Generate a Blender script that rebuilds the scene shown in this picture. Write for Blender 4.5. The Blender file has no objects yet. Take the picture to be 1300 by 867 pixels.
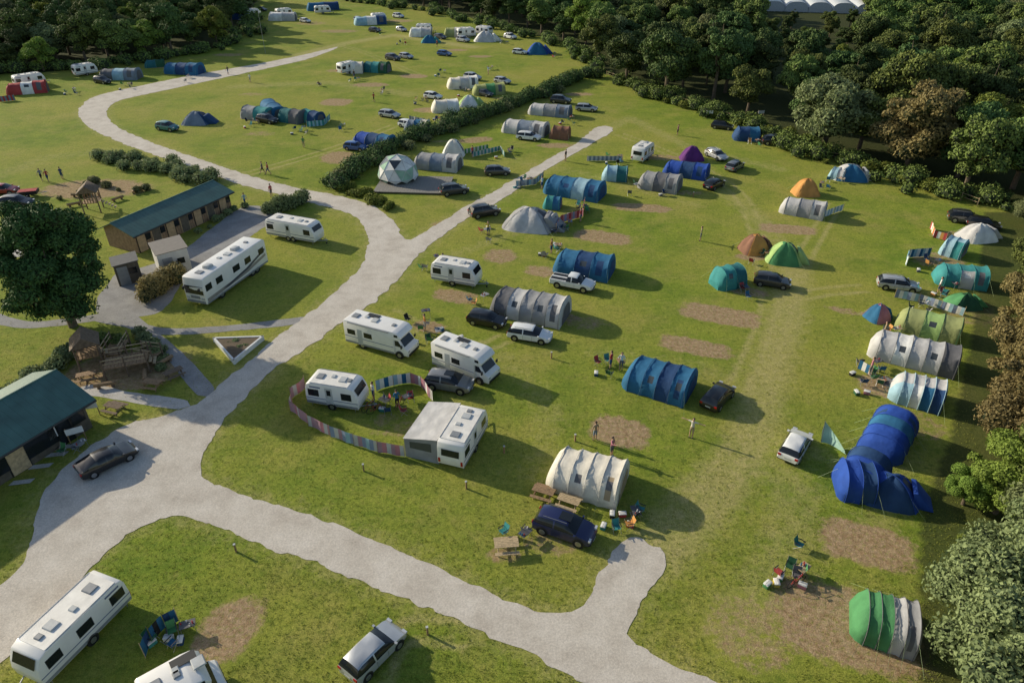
import bpy,bmesh,math,random
import numpy as np
from mathutils import Vector,Matrix,noise
from mathutils.geometry import tessellate_polygon
random.seed(7); rng=np.random.default_rng(7)
sc=bpy.context.scene
# ---- site survey frame: ground metres from surveyed photo bearings (drone at 33 m) ----
F=890.;TH=math.radians(32.8);CAMH=33.;ct,st=math.cos(TH),math.sin(TH)
def G(u,v,z=0.):
    xc=(u-650)/F;yc=(v-433.5)/F
    t=(CAMH-z)/(st+yc*ct)
    return (xc*t,t*(ct-yc*st))
def HG(u,vb,vt):
    y=G(u,vb)[1];yc=(vt-433.5)/F
    return CAMH-y*(st+yc*ct)/(ct-yc*st)
COL=sc.collection
# ---------------- materials ----------------
MC={}
def newmat(name):
    m=bpy.data.materials.new(name);m.use_nodes=True;nt=m.node_tree
    b=nt.nodes['Principled BSDF'];return m,nt,b
def mat(name,col,rough=.6,metal=0.,var=.12,scale=3.,bump=0.,bscale=20.,coat=0.,spec=.5,bd=.1):
    if name in MC:return MC[name]
    m,nt,b=newmat(name);N=nt.nodes.new;Lk=nt.links.new
    tc=N('ShaderNodeTexCoord');nz=N('ShaderNodeTexNoise');nz.inputs['Scale'].default_value=scale;nz.inputs['Detail'].default_value=5
    Lk(tc.outputs['Object'],nz.inputs['Vector'])
    r=N('ShaderNodeValToRGB');r.color_ramp.elements[0].position=.3;r.color_ramp.elements[1].position=.7
    r.color_ramp.elements[0].color=tuple(c*(1-var) for c in col)+(1,);r.color_ramp.elements[1].color=tuple(min(1,c*(1+var)) for c in col)+(1,)
    Lk(nz.outputs['Fac'],r.inputs['Fac']);Lk(r.outputs['Color'],b.inputs['Base Color'])
    b.inputs['Roughness'].default_value=rough;b.inputs['Metallic'].default_value=metal
    b.inputs['Specular IOR Level'].default_value=spec
    if coat:b.inputs['Coat Weight'].default_value=coat;b.inputs['Coat Roughness'].default_value=.06
    if bump:
        n2=N('ShaderNodeTexNoise');n2.inputs['Scale'].default_value=bscale;n2.inputs['Detail'].default_value=2
        Lk(tc.outputs['Object'],n2.inputs['Vector'])
        bp=N('ShaderNodeBump');bp.inputs['Strength'].default_value=bump;bp.inputs['Distance'].default_value=bd
        Lk(n2.outputs['Fac'],bp.inputs['Height']);Lk(bp.outputs['Normal'],b.inputs['Normal'])
    MC[name]=m;return m
def paint(name,c,metal=.2): return mat('paint_'+name,c,.35,metal,.04,2,coat=.8)
def fab(name,c): return mat('fabric_'+name,c,.8,0,.16,1.1,bump=.4,bscale=1.7,spec=.2,bd=.14)
P=dict(black=paint('black',(.014,.014,.016)),white=paint('white',(.78,.78,.76),0),silver=paint('silver',(.5,.51,.52),.4),
 navy=paint('navy',(.014,.02,.085)),grey=paint('grey',(.22,.225,.23),.4),blue=paint('blue',(.03,.1,.3)),teal=paint('teal',(.02,.16,.16)),red=paint('red',(.35,.02,.02)),dkgrey=paint('dkgrey',(.05,.052,.055),.4))
FC=dict(blue=(.03,.135,.26),dblue=(.025,.065,.16),rblue=(.025,.075,.34),cream=(.7,.65,.55),white=(.76,.75,.71),lgrey=(.5,.49,.48),grey=(.29,.29,.295),
 dgrey=(.13,.13,.14),green=(.08,.25,.1),lgreen=(.33,.48,.17),olive=(.31,.34,.14),teal=(.05,.25,.25),dteal=(.03,.14,.15),orange=(.55,.27,.08),brown=(.22,.11,.07),
 purple=(.12,.03,.16),red=(.38,.06,.06),pink=(.48,.2,.24),lblue=(.3,.46,.54),tan=(.36,.28,.18),yellow=(.55,.42,.08),bgrey=(.19,.23,.29),dgreen=(.03,.1,.05),black=(.025,.025,.027),mauve=(.38,.23,.28),pblue=(.24,.29,.42))
def FM(k): return fab(k,FC[k])
GLASS=mat('dark_glass',(.015,.018,.022),.07,0,.02)
PLAST=mat('tent_window_plastic',(.06,.07,.08),.2,0,.1)
TYRE=mat('tyre_rubber',(.012,.012,.012),.85);HUB=mat('alloy_wheel',(.4,.4,.42),.3,.8)
GEL=mat('caravan_gelcoat',(.8,.78,.74),.35,0,.05,1.2,coat=.3);GELG=mat('caravan_grey_trim',(.25,.26,.27),.45);ROOFW=mat('caravan_roof',(.78,.75,.69),.55,0,.12,1.5,bump=.1)
TRIM=mat('black_trim',(.02,.02,.02),.5);REDL=mat('tail_lamp',(.4,.01,.01),.2);HEADL=mat('head_lamp',(.6,.62,.65),.1,.3);STEEL=mat('galvanised_steel',(.35,.36,.37),.45,.7)
WOOD=mat('timber',(.3,.19,.1),.8,0,.3,6,bump=.3);WOODL=mat('pale_timber',(.48,.36,.21),.8,0,.25,6,bump=.3);WOODD=mat('weathered_timber',(.17,.12,.08),.85,0,.3,5,bump=.4)
STRB=mat('caravan_stripe_blue',(.1,.13,.25),.4);PLY=mat('pale_plastic',(.5,.51,.5),.4)
ROPE=mat('guy_rope',(.35,.45,.25),.7);POLE=mat('pole_fibre',(.08,.08,.09),.5)
# ---------------- mesh builder ----------------
class MB:
    def __init__(s): s.v=[];s.f=[];s.m=[];s.mats=[];s.s=[]
    def mi(s,m):
        if m not in s.mats:s.mats.append(m)
        return s.mats.index(m)
    def add(s,vs,fs,m,smooth=False,M=None):
        o=len(s.v)
        for p in vs:
            p=Vector(p)
            if M is not None:p=M@p
            s.v.append(tuple(p))
        for i,f in enumerate(fs):
            s.f.append([o+k for k in f]);s.m.append(s.mi(m[i] if isinstance(m,list) else m));s.s.append(smooth)
    def box(s,c,d,m,rz=0,ry=0,rx=0,M=None,tx=1,ty=1):
        hx,hy,hz=d[0]/2,d[1]/2,d[2]/2
        vs=[(-hx,-hy,-hz),(hx,-hy,-hz),(hx,hy,-hz),(-hx,hy,-hz),(-hx*tx,-hy*ty,hz),(hx*tx,-hy*ty,hz),(hx*tx,hy*ty,hz),(-hx*tx,hy*ty,hz)]
        fs=[(3,2,1,0),(4,5,6,7),(0,1,5,4),(1,2,6,5),(2,3,7,6),(3,0,4,7)]
        T=Matrix.Translation(c)@Matrix.Rotation(rz,4,'Z')@Matrix.Rotation(ry,4,'Y')@Matrix.Rotation(rx,4,'X')
        if M is not None:T=M@T
        s.add(vs,fs,m,False,T)
    def cyl(s,p0,p1,r0,r1,m,n=8,smooth=True,caps=True):
        p0=Vector(p0);p1=Vector(p1);d=(p1-p0)
        if d.length<1e-6:return
        q=d.to_track_quat('Z','Y');vs=[];fs=[]
        for P_,r in((p0,r0),(p1,r1)):
            for i in range(n):
                a=2*math.pi*i/n;vs.append(P_+q@Vector((r*math.cos(a),r*math.sin(a),0)))
        for i in range(n):
            j=(i+1)%n;fs.append((i,j,n+j,n+i))
        s.add(vs,fs,m,smooth)
        if caps:s.add(vs,[tuple(range(n-1,-1,-1)),tuple(range(n,2*n))],m,False)
    def tube(s,pts,r,m,n=5):
        for a,b in zip(pts[:-1],pts[1:]):s.cyl(a,b,r,r,m,n,True,False)
    def loft(s,secs,mf,smooth=True,capm=None):
        n=len(secs[0]);vs=[p for sec in secs for p in sec];fs=[];ms=[]
        for i in range(len(secs)-1):
            for j in range(n-1):
                fs.append((i*n+j,(i+1)*n+j,(i+1)*n+j+1,i*n+j+1));ms.append(mf(i,j) if callable(mf) else mf)
        s.add(vs,fs,ms,smooth)
        if capm:
            s.add(secs[0],[tuple(range(n))],capm[0]);s.add(secs[-1],[tuple(range(n-1,-1,-1))],capm[1])
    def extr(s,prof,y0,y1,m,bev=.05,seg=2,M=None,smooth=True):
        bm=bmesh.new();va=[bm.verts.new((x,y0,z)) for x,z in prof];vb=[bm.verts.new((x,y1,z)) for x,z in prof];n=len(prof)
        bm.faces.new(va);bm.faces.new(vb[::-1])
        for i in range(n):
            j=(i+1)%n;bm.faces.new((va[j],va[i],vb[i],vb[j]))
        bmesh.ops.recalc_face_normals(bm,faces=bm.faces)
        if bev:bmesh.ops.bevel(bm,geom=list(bm.edges),offset=bev,segments=seg,profile=.5,affect='EDGES',clamp_overlap=True)
        bm.verts.index_update()
        s.add([v.co.copy() for v in bm.verts],[[v.index for v in f.verts] for f in bm.faces],m,smooth,M);bm.free()
    def mesh(s,name,angle=38):
        me=bpy.data.meshes.new(name);me.from_pydata(s.v,[],s.f)
        for m in s.mats:me.materials.append(m)
        me.polygons.foreach_set('material_index',s.m);me.polygons.foreach_set('use_smooth',s.s)
        me.update()
        try:me.set_sharp_from_angle(angle=math.radians(angle))
        except Exception:pass
        return me
    def obj(s,name,loc=(0,0),rz=0,parent=None,angle=38,z=0,k=1):
        return put(s.mesh(name,angle),name,loc,rz,parent,z,k)
def put(me,name,loc=(0,0),rz=0,parent=None,z=0,sc_=1):
    o=bpy.data.objects.new(name,me);o.location=(loc[0],loc[1],z);o.rotation_euler=(0,0,rz)
    o.scale=(sc_,sc_,sc_) if not isinstance(sc_,tuple) else sc_
    if parent:o.parent=parent
    COL.objects.link(o);return o
def empty(name,loc=(0,0),rz=0):
    o=bpy.data.objects.new(name,None);o.location=(loc[0],loc[1],0);o.rotation_euler=(0,0,rz);COL.objects.link(o);return o
def axis(p1,p2):
    a=G(*p1);b=G(*p2);return ((a[0]+b[0])/2,(a[1]+b[1])/2),math.atan2(b[1]-a[1],b[0]-a[0]),math.hypot(b[0]-a[0],b[1]-a[1])
# ---------------- polygons ----------------
def cat(pts,step=.5,closed=True,jit=.12):
    n=len(pts);out=[]
    for i in range(n if closed else n-1):
        p0,p1,p2,p3=[np.array(pts[(i+k)%n] if closed else pts[min(max(i+k,0),n-1)]) for k in(-1,0,1,2)]
        m=max(1,int(np.linalg.norm(p2-p1)/step))
        for k in range(m):
            t=k/m;q=.5*((2*p1)+(p2-p0)*t+(2*p0-5*p1+4*p2-p3)*t*t+(3*p1-p0-3*p2+p3)*t**3)
            j=jit*(noise.noise(Vector((q[0]*.9,q[1]*.9,0)))*1.6+noise.noise(Vector((q[0]*.25,q[1]*.25,5)))*1.5+noise.noise(Vector((q[0]*3,q[1]*3,5)))*.8)
            j2=jit*(noise.noise(Vector((q[0]*.9,q[1]*.9,9)))*1.6+noise.noise(Vector((q[0]*3,q[1]*3,15)))*.8)
            out.append((q[0]+j,q[1]+j2))
    return out
def sheet(name,pix,m,z,step=.5,jit=.12,closed=True,world=False,smooth=True):
    pts=[p if world else G(*p) for p in pix]
    if smooth:pts=cat(pts,step,True,jit)
    vs=[(x,y,z) for x,y in pts]
    tr=tessellate_polygon([[Vector(p) for p in vs]])
    me=bpy.data.meshes.new(name);me.from_pydata(vs,[],[tuple(t) for t in tr]);me.materials.append(m);me.update()
    o=bpy.data.objects.new(name,me);COL.objects.link(o)
    if me.polygons and sum(p.normal.z for p in me.polygons)<0:me.flip_normals()
    return pts
def ribbon(pix,w):
    c=[np.array(G(*p)) for p in pix];L=[];R=[]
    for i in range(len(c)):
        d=c[min(i+1,len(c)-1)]-c[max(i-1,0)];d/=np.linalg.norm(d);n=np.array((-d[1],d[0]))*w/2
        L.append(tuple(c[i]+n));R.append(tuple(c[i]-n))
    return L+R[::-1]
ROAD=[(430,60),(385,70),(330,81),(250,95),(170,111),(120,123),(102,137),(100,148),(115,163),(150,180),(200,198),(250,215),(300,233),(350,246),(400,259),(440,270),(458,284),(467,300),(467,316),(458,336),(440,358),(410,384),(385,404),(350,430),(310,463),(272,496),(250,512),
 (210,526),(165,538),(128,560),(92,585),(62,612),(46,645),(40,685),(22,722),(-30,765),(-80,800),(-60,880),(0,842),(25,822),(55,788),(90,748),(125,712),(150,690),(180,668),(220,656),(260,664),(300,679),(350,697),(400,715),(450,735),(500,754),(550,775),(600,797),(650,820),(700,845),(760,873),(850,915),(1010,990),(1080,940),(985,900),
 (915,869),(885,857),(850,843),(815,823),(800,803),(806,786),(820,760),(835,735),(843,711),(836,697),(815,686),(793,686),(778,702),(765,722),(752,750),(735,771),(712,779),(685,775),(650,763),(600,741),(550,718),(500,697),(450,675),(400,656),(350,640),(300,624),(262,610),(252,598),(256,578),(268,555),(290,525),(320,495),(350,468),(390,440),(420,420),(450,400),(480,378),(502,358),(520,338),(535,320),(552,306),(575,290),(610,268),(650,245),(690,218),(730,195),(762,177),(778,165),(768,160),(754,164),
 (742,174),(720,189),(680,212),(640,236),(600,258),(560,282),(532,299),(517,305),(508,295),(500,281),(480,266),(450,254),(410,245),(360,235),(310,221),(250,201),(190,180),(150,162),(137,148),(137,138),(152,128),(200,117),(270,102),(340,87),(395,74)]
# ---------------- ground ----------------
def inpoly(X,Y,poly):
    c=np.zeros(X.shape,bool);n=len(poly);j=n-1
    for i in range(n):
        xi,yi=poly[i];xj,yj=poly[j]
        m=((yi>Y)!=(yj>Y));
        if yi!=yj:c^=m&(X<(xj-xi)*(Y-yi)/(yj-yi)+xi)
        j=i
    return c
def segdist(X,Y,poly,closed=True):
    d=np.full(X.shape,1e9);n=len(poly)
    for i in range(n if closed else n-1):
        ax,ay=poly[i];bx,by=poly[(i+1)%n];L2=(bx-ax)**2+(by-ay)**2+1e-9
        t=np.clip(((X-ax)*(bx-ax)+(Y-ay)*(by-ay))/L2,0,1)
        d=np.minimum(d,np.hypot(X-ax-t*(bx-ax),Y-ay-t*(by-ay)))
    return d
WOODL_POLY=[(-260,100),(-60,96),(60,92),(130,84),(210,72),(270,62),(315,42),(322,10),(325,-20),(-420,-20)]
WOODR_POLY=[(420,-20),(450,-4),(545,10),(640,34),(722,56),(765,92),(870,128),(985,165),(1000,186),(1090,204),(1180,234),(1240,256),(1320,268),(1600,300),(1900,-20)]
WL=[G(*p) for p in WOODL_POLY];WR=[G(*p) for p in WOODR_POLY]
# dirt: (u,v,halfx m,halfy m,angle deg,strength,power)
DIRT=[(914,400,3.3,1.5,-20,1,5),(882,440,3.0,1.25,-22,.85,4),(787,548,2.1,1.6,-22,.9,3),(1100,690,2.6,1.7,-22,.85,4),(1080,795,3.9,2.5,-20,.85,4),
 (815,264,3.6,1.3,-10,.85,3),(765,301,3.2,1.6,-20,.9,3),(635,325,1.9,1.9,-20,.7,2),(690,345,2,1.2,-20,.75,3),(577,376,2.2,1.2,-20,.8,3),(1000,291,3.1,1.3,-12,.9,4),(958,326,2,.8,0,.9,3),
 (430,200,2.6,2.8,20,.85,2),(427,130,2.8,2.5,-10,.9,3),(365,148,3,1.5,0,.8,2),(525,97,3,2,-10,.85,2),(610,72,3,1.6,0,.7,2),(290,70,4,2,0,.6,2),(580,64,3,1.5,0,.7,2),(604,178,3,1.6,20,.7,2),
 (1128,492,2.3,1.5,-20,.8,3),(955,803,2.5,2.5,-20,.5,2),(290,800,1.6,2.2,-20,.8,2),(545,415,1.7,1,-20,.8,2),(700,400,3,1,-20,.7,2),(950,370,2.5,1,-20,.6,2),(560,285,1.2,1.2,0,.6,2),(430,90,3,2,0,.6,2),(470,108,4,2,0,.7,2),(330,170,3,1.4,0,.5,2),
 (120,240,7,3.5,0,.85,2),(20,300,5,4,0,.6,2),(160,470,5,3,10,.85,2),(705,185,3,1.4,0,.7,2),(735,120,3,1.5,0,.7,2),(840,200,3,1.5,0,.6,2),(1190,330,3,2,0,.6,2),(745,410,2,1.2,0,.5,2),(490,205,2,1,0,.6,2),(650,125,4,1.4,0,.6,2),(505,27,5,3,0,.6,2),(430,40,6,3,0,.6,2),(545,140,3,2,0,.7,2),(395,30,5,4,0,.5,2),
 (1210,300,2.5,1.5,0,.6,2),(1075,395,2,.7,-20,.6,2),(495,540,2.2,1.4,-20,.45,2),(640,705,1.2,.7,0,.6,2),(215,85,6,2,0,.6,2),(700,690,2,1,0,.5,2),(1230,395,3,3,0,.5,2),(320,120,3,1.5,0,.5,2),(560,180,2,1,0,.5,2),(870,245,3,1,0,.5,2),(930,395,4,.8,-20,.4,2),(1170,540,2,2,0,.45,2),(60,285,3,1.5,0,.6,2),(240,60,4,2,0,.5,2)]
xs=np.concatenate([-np.geomspace(120,4000,26)[::-1],np.arange(-119.5,140,.5),np.geomspace(140,4000,26)])
ys=np.concatenate([[-3000,-800,-200,-60,-10],np.arange(10,90,.4),np.geomspace(90,260,190),np.geomspace(265,6000,28)])
X,Y=np.meshgrid(xs,ys);Z=np.zeros_like(X)
R=np.zeros_like(X)
for u,v,a,b,an,sg,pw in DIRT:
    c=G(u,v);an=math.radians(an);dx=X-c[0];dy=Y-c[1];lx=(dx*math.cos(an)+dy*math.sin(an))/a;ly=(-dx*math.sin(an)+dy*math.cos(an))/b
    d=(np.abs(lx)**pw+np.abs(ly)**pw)**(1/pw);k=np.clip((1.35-d)/.6,0,1)*sg;R=np.maximum(R,k)
roadw=cat([G(*p) for p in ROAD],3,True,0)
rd=segdist(X,Y,roadw);Gm=np.clip(1-rd/2.2,0,1)*.45
for tr,w,sg in [([(1010,330),(1000,400),(975,480),(955,560),(900,640),(845,700)],2.6,.62),([(960,560),(1010,620),(1000,700),(940,800)],3,.45),([(820,690),(880,630),(950,560)],2.,.6),([(380,70),(440,55),(500,45),(600,60)],3,.6),([(900,230),(950,265),(1010,330)],2.5,.45),([(640,450),(700,520),(680,600)],2,.35),([(1150,560),(1120,660),(1000,700)],2.2,.4),([(760,170),(800,150),(880,190),(990,215)],2,.45),([(320,660),(450,740)],1.2,.3),([(1000,560),(1090,600)],1.5,.4),([(560,330),(640,300),(740,260)],1.5,.4),([(300,110),(420,105),(520,120)],3,.45),([(160,190),(60,200),(-20,230)],3,.35),([(640,200),(780,230),(880,260)],2.5,.35),([(760,450),(900,470),(960,500)],2,.35)]:
    d=segdist(X,Y,[G(*p) for p in tr],False);Gm=np.maximum(Gm,np.clip(1.3-d/w,0,1)*sg)
# paired tyre tracks
for tr in [[(1060,260),(1020,330),(985,430),(950,540),(890,640),(835,705)],[(835,705),(930,600),(1000,590)],[(1000,380),(1050,370),(1120,365)],[(640,430),(590,440),(480,390)],[(745,670),(790,700)],[(470,865),(520,800),(640,815)],[(930,500),(960,440),(975,370),(940,250),(860,200),(780,168)],[(530,95),(440,60),(395,68)],[(500,160),(420,190),(300,225)]]:
    c=cat([G(*p) for p in tr],1.,False,0);c=[np.array(p) for p in c]
    for off in(-.72,.72):
        l=[]
        for i in range(len(c)-1):
            dd=c[i+1]-c[i];dd=dd/(np.linalg.norm(dd)+1e-9);l.append(tuple(c[i]+np.array((-dd[1],dd[0]))*off))
        if len(l)>2:
            d=segdist(X,Y,l,False);Gm=np.maximum(Gm,np.clip(1-d/.6,0,1)*.75)
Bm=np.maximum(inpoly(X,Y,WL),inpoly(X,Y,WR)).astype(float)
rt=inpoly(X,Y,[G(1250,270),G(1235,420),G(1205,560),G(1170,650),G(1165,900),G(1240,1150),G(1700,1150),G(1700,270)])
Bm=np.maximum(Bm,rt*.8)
nr,nc=X.shape
idx=np.arange(nr*nc).reshape(nr,nc)
q=np.stack([idx[:-1,:-1],idx[:-1,1:],idx[1:,1:],idx[1:,:-1]],-1).reshape(-1,4)
def fastmesh(name,V,Q,mats,mi=None,smooth=False):
    me=bpy.data.meshes.new(name);V=np.asarray(V,np.float32);Q=np.asarray(Q,np.int32);k=Q.shape[1]
    me.vertices.add(len(V));me.vertices.foreach_set('co',V.ravel());me.loops.add(Q.size);me.loops.foreach_set('vertex_index',Q.ravel())
    me.polygons.add(len(Q));me.polygons.foreach_set('loop_start',np.arange(0,Q.size,k,dtype=np.int32));
    try:me.polygons.foreach_set('loop_total',np.full(len(Q),k,dtype=np.int32))
    except Exception:pass
    for m in mats:me.materials.append(m)
    if mi is not None:me.polygons.foreach_set('material_index',np.asarray(mi,np.int32))
    me.polygons.foreach_set('use_smooth',np.full(len(Q),smooth));me.update(calc_edges=True);return me
def ground_mat():
    m,nt,b=newmat('grass_ground');N=nt.nodes.new;L=nt.links.new
    g=N('ShaderNodeNewGeometry')
    def nz(s,det=5,rough=.6,sy=None,dist=0):
        n=N('ShaderNodeTexNoise');n.inputs['Scale'].default_value=s;n.inputs['Detail'].default_value=det;n.inputs['Roughness'].default_value=rough;n.inputs['Distortion'].default_value=dist
        if sy:
            mp=N('ShaderNodeMapping');mp.inputs['Scale'].default_value=sy;mp.inputs['Rotation'].default_value=(0,0,math.radians(25));L(g.outputs['Position'],mp.inputs['Vector']);L(mp.outputs['Vector'],n.inputs['Vector'])
        else:L(g.outputs['Position'],n.inputs['Vector'])
        return n.outputs['Fac']
    def ramp(f,a,b_,c0=(0,0,0,1),c1=(1,1,1,1)):
        r=N('ShaderNodeValToRGB');e=r.color_ramp.elements;e[0].position=a;e[1].position=b_;e[0].color=c0;e[1].color=c1;L(f,r.inputs['Fac']);return r.outputs['Color']
    def mix(f,a,b_,t='MIX'):
        x=N('ShaderNodeMixRGB');x.blend_type=t
        for s_,i in((f,0),(a,1),(b_,2)):
            if isinstance(s_,(int,float)):x.inputs[i].default_value=s_
            elif isinstance(s_,tuple):x.inputs[i].default_value=s_
            else:L(s_,x.inputs[i])
        return x.outputs[0]
    def mth(op,a,b_):
        x=N('ShaderNodeMath');x.operation=op
        for s_,i in((a,0),(b_,1)):
            if isinstance(s_,(int,float)):x.inputs[i].default_value=s_
            else:L(s_,x.inputs[i])
        return x.outputs[0]
    c=mix(ramp(nz(.35,6,.7),.36,.64),(.15,.225,.026,1),(.26,.315,.04,1))
    c=mix(mth('MULTIPLY',ramp(nz(.05,5,.6),.4,.6),.65),c,(.37,.34,.07,1))
    c=mix(mth('MULTIPLY',ramp(nz(.16,6,.7),.5,.66),.5),c,(.4,.34,.1,1))
    c=mix(mth('MULTIPLY',ramp(nz(1.0,4,.6,(.25,2.2,1)),.48,.72),.4),c,(.34,.35,.07,1))
    c=mix(mth('MULTIPLY',ramp(nz(.9,7,.75),.54,.7),.55),c,(.38,.33,.1,1))
    c=mix(mth('MULTIPLY',ramp(nz(1.9,6,.75),.52,.68),.65),c,(.085,.15,.02,1))
    at=N('ShaderNodeAttribute');at.attribute_name='mask';sp=N('ShaderNodeSeparateColor');L(at.outputs['Color'],sp.inputs['Color'])
    nd=mth('SUBTRACT',nz(1.3,7,.75),.5)
    we=ramp(mth('ADD',sp.outputs[1],mth('MULTIPLY',nd,1.3)),.25,.85)
    c=mix(we,c,(.46,.4,.16,1))
    dcol=mix(ramp(nz(2.5,6,.7),.35,.65),(.31,.195,.11,1),(.5,.36,.225,1))
    df=ramp(mth('ADD',sp.outputs[0],mth('MULTIPLY',nd,1.5)),.36,.66)
    dm=mth('MULTIPLY',df,ramp(nz(4,5,.7),.25,.5))
    dm=mth('ADD',mth('MULTIPLY',dm,.85),mth('MULTIPLY',df,.1))
    c=mix(dm,c,dcol)
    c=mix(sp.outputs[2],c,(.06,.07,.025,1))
    c=mix(1.,c,ramp(nz(14,4,.85),.25,.75,(.4,.4,.4,1),(1.5,1.5,1.5,1)),'MULTIPLY')
    c=mix(1.,c,ramp(nz(4.5,4,.7),.3,.7,(.7,.75,.7,1),(1.25,1.2,1.25,1)),'MULTIPLY')
    L(c,b.inputs['Base Color']);b.inputs['Roughness'].default_value=.95;b.inputs['Specular IOR Level'].default_value=.1
    bp=N('ShaderNodeBump');bp.inputs['Strength'].default_value=.6;bp.inputs['Distance'].default_value=.1
    L(mth('ADD',nz(9,6,.8),mth('MULTIPLY',nz(1.2,3),1.)),bp.inputs['Height']);L(bp.outputs['Normal'],b.inputs['Normal'])
    return m
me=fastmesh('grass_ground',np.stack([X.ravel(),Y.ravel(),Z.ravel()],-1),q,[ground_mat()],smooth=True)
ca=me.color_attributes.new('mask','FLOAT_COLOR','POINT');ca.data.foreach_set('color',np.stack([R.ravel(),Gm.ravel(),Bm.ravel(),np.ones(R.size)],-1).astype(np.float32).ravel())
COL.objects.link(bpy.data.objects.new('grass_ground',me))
def gravel(name,c0,c1,c2):
    m,nt,b=newmat(name);N=nt.nodes.new;L=nt.links.new;g=N('ShaderNodeNewGeometry')
    def nz(s,d=6,r=.65):
        n=N('ShaderNodeTexNoise');n.inputs['Scale'].default_value=s;n.inputs['Detail'].default_value=d;n.inputs['Roughness'].default_value=r;L(g.outputs['Position'],n.inputs['Vector']);return n.outputs['Fac']
    r=N('ShaderNodeValToRGB');e=r.color_ramp.elements;e[0].position=.32;e[0].color=c0+(1,);e[1].position=.68;e[1].color=c2+(1,);k=e.new(.5);k.color=c1+(1,);L(nz(.5,8,.7),r.inputs['Fac'])
    r2=N('ShaderNodeValToRGB');r2.color_ramp.elements[0].position=.3;r2.color_ramp.elements[1].position=.72;r2.color_ramp.elements[0].color=(.68,.68,.68,1);r2.color_ramp.elements[1].color=(1.22,1.22,1.22,1);L(nz(9,5,.85),r2.inputs['Fac'])
    x=N('ShaderNodeMixRGB');x.blend_type='MULTIPLY';x.inputs[0].default_value=1;L(r.outputs[0],x.inputs[1]);L(r2.outputs[0],x.inputs[2]);L(x.outputs[0],b.inputs['Base Color'])
    b.inputs['Roughness'].default_value=.95;b.inputs['Specular IOR Level'].default_value=.2
    bp=N('ShaderNodeBump');bp.inputs['Strength'].default_value=.4;bp.inputs['Distance'].default_value=.05;L(nz(12,5,.8),bp.inputs['Height']);L(bp.outputs[0],b.inputs['Normal']);return m
GRV=gravel('gravel_track',(.5,.44,.37),(.62,.56,.48),(.7,.64,.56));PATH=gravel('path_tarmac',(.26,.25,.24),(.33,.32,.31),(.4,.39,.37));CONC=gravel('pale_concrete',(.46,.43,.39),(.54,.51,.47),(.62,.59,.54))
roadpts=sheet('gravel_road',ROAD,GRV,.02,.3,.17)
sheet('tarmac_path',ribbon([(120,402),(165,412),(215,421),(300,416),(390,406)],1.1),PATH,.012,world=True,jit=.05)
sheet('tarmac_path',ribbon([(150,395),(190,425),(225,455),(262,498)],1.3),PATH,.016,world=True,jit=.05)
sheet('tarmac_path',ribbon([(-20,400),(30,412),(90,408),(150,398)],1.2),PATH,.008,world=True,jit=.05)
sheet('concrete_path',ribbon([(108,493),(160,503),(232,514)],1.1),CONC,.014,world=True,jit=.05)
sheet('courtyard_paving',[(180,340),(232,318),(298,268),(330,262),(350,276),(300,312),(240,350),(205,395),(150,402),(120,390),(150,345)],PATH,.006,jit=.1)
sheet('field_track',ribbon([(-20,323),(30,322),(70,325)],1.6),CONC,.01,world=True)
for i,(u,v) in enumerate(((28,612),(52,592),(72,577),(93,566),(10,600),(36,580))):
    a=G(u,v);sheet('paving_slab',[(a[0]-.7,a[1]-.35),(a[0]+.6,a[1]-.1),(a[0]+.7,a[1]+.35),(a[0]-.6,a[1]+.1)],CONC,.03,world=True,smooth=False)
# ---------------- vehicles ----------------
ST={'hatch':(4.2,1.8,[(0,.38,.72,.72,.84),(.015,.26,.93,.95,.93),(.09,.22,.95,1.38,.98),(.16,.2,.95,1.46,1),(.36,.2,.94,1.49,1),(.385,.2,.94,1.49,1),(.55,.2,.93,1.46,1),(.6,.2,.93,1.42,1),(.745,.2,.92,.95,1),(.88,.22,.85,.86,.98),(.965,.26,.7,.7,.92),(1,.36,.5,.5,.8)],[1],[7]),
'saloon':(4.5,1.86,[(0,.38,.72,.72,.8),(.015,.26,.9,.93,.9),(.06,.22,.92,.97,.96),(.3,.2,.9,1.33,1),(.36,.2,.9,1.36,1),(.45,.2,.89,1.37,1),(.47,.2,.89,1.37,1),(.56,.2,.88,1.34,1),(.61,.2,.88,1.28,1),(.745,.2,.86,.9,1),(.88,.22,.78,.8,.98),(.965,.26,.64,.64,.9),(1,.36,.46,.46,.76)],[2],[8]),
'pickup':(5.2,1.88,[(0,.5,1.05,1.05,.95),(.01,.42,1.1,1.1,1),(.385,.35,1.1,1.1,1),(.39,.35,1.1,1.12,1),(.42,.35,1.1,1.72,1),(.5,.35,1.1,1.76,1),(.52,.35,1.1,1.76,1),(.61,.35,1.1,1.73,1),(.64,.35,1.1,1.68,1),(.75,.35,1.1,1.13,1),(.9,.38,1.02,1.03,.98),(.975,.42,.85,.85,.93),(1,.5,.65,.65,.85)],[3],[8])}
def scst(k,sz,L,W):
    l,w,s,a,b=ST[k];return (L,W,[(x,zb*1.05,be*sz,t*sz,wf) for x,zb,be,t,wf in s],a,b)
ST['suv']=scst('hatch',1.13,4.5,1.88)
ST['estate']=scst('hatch',1.0,4.6,1.83)
CARC={}
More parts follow.
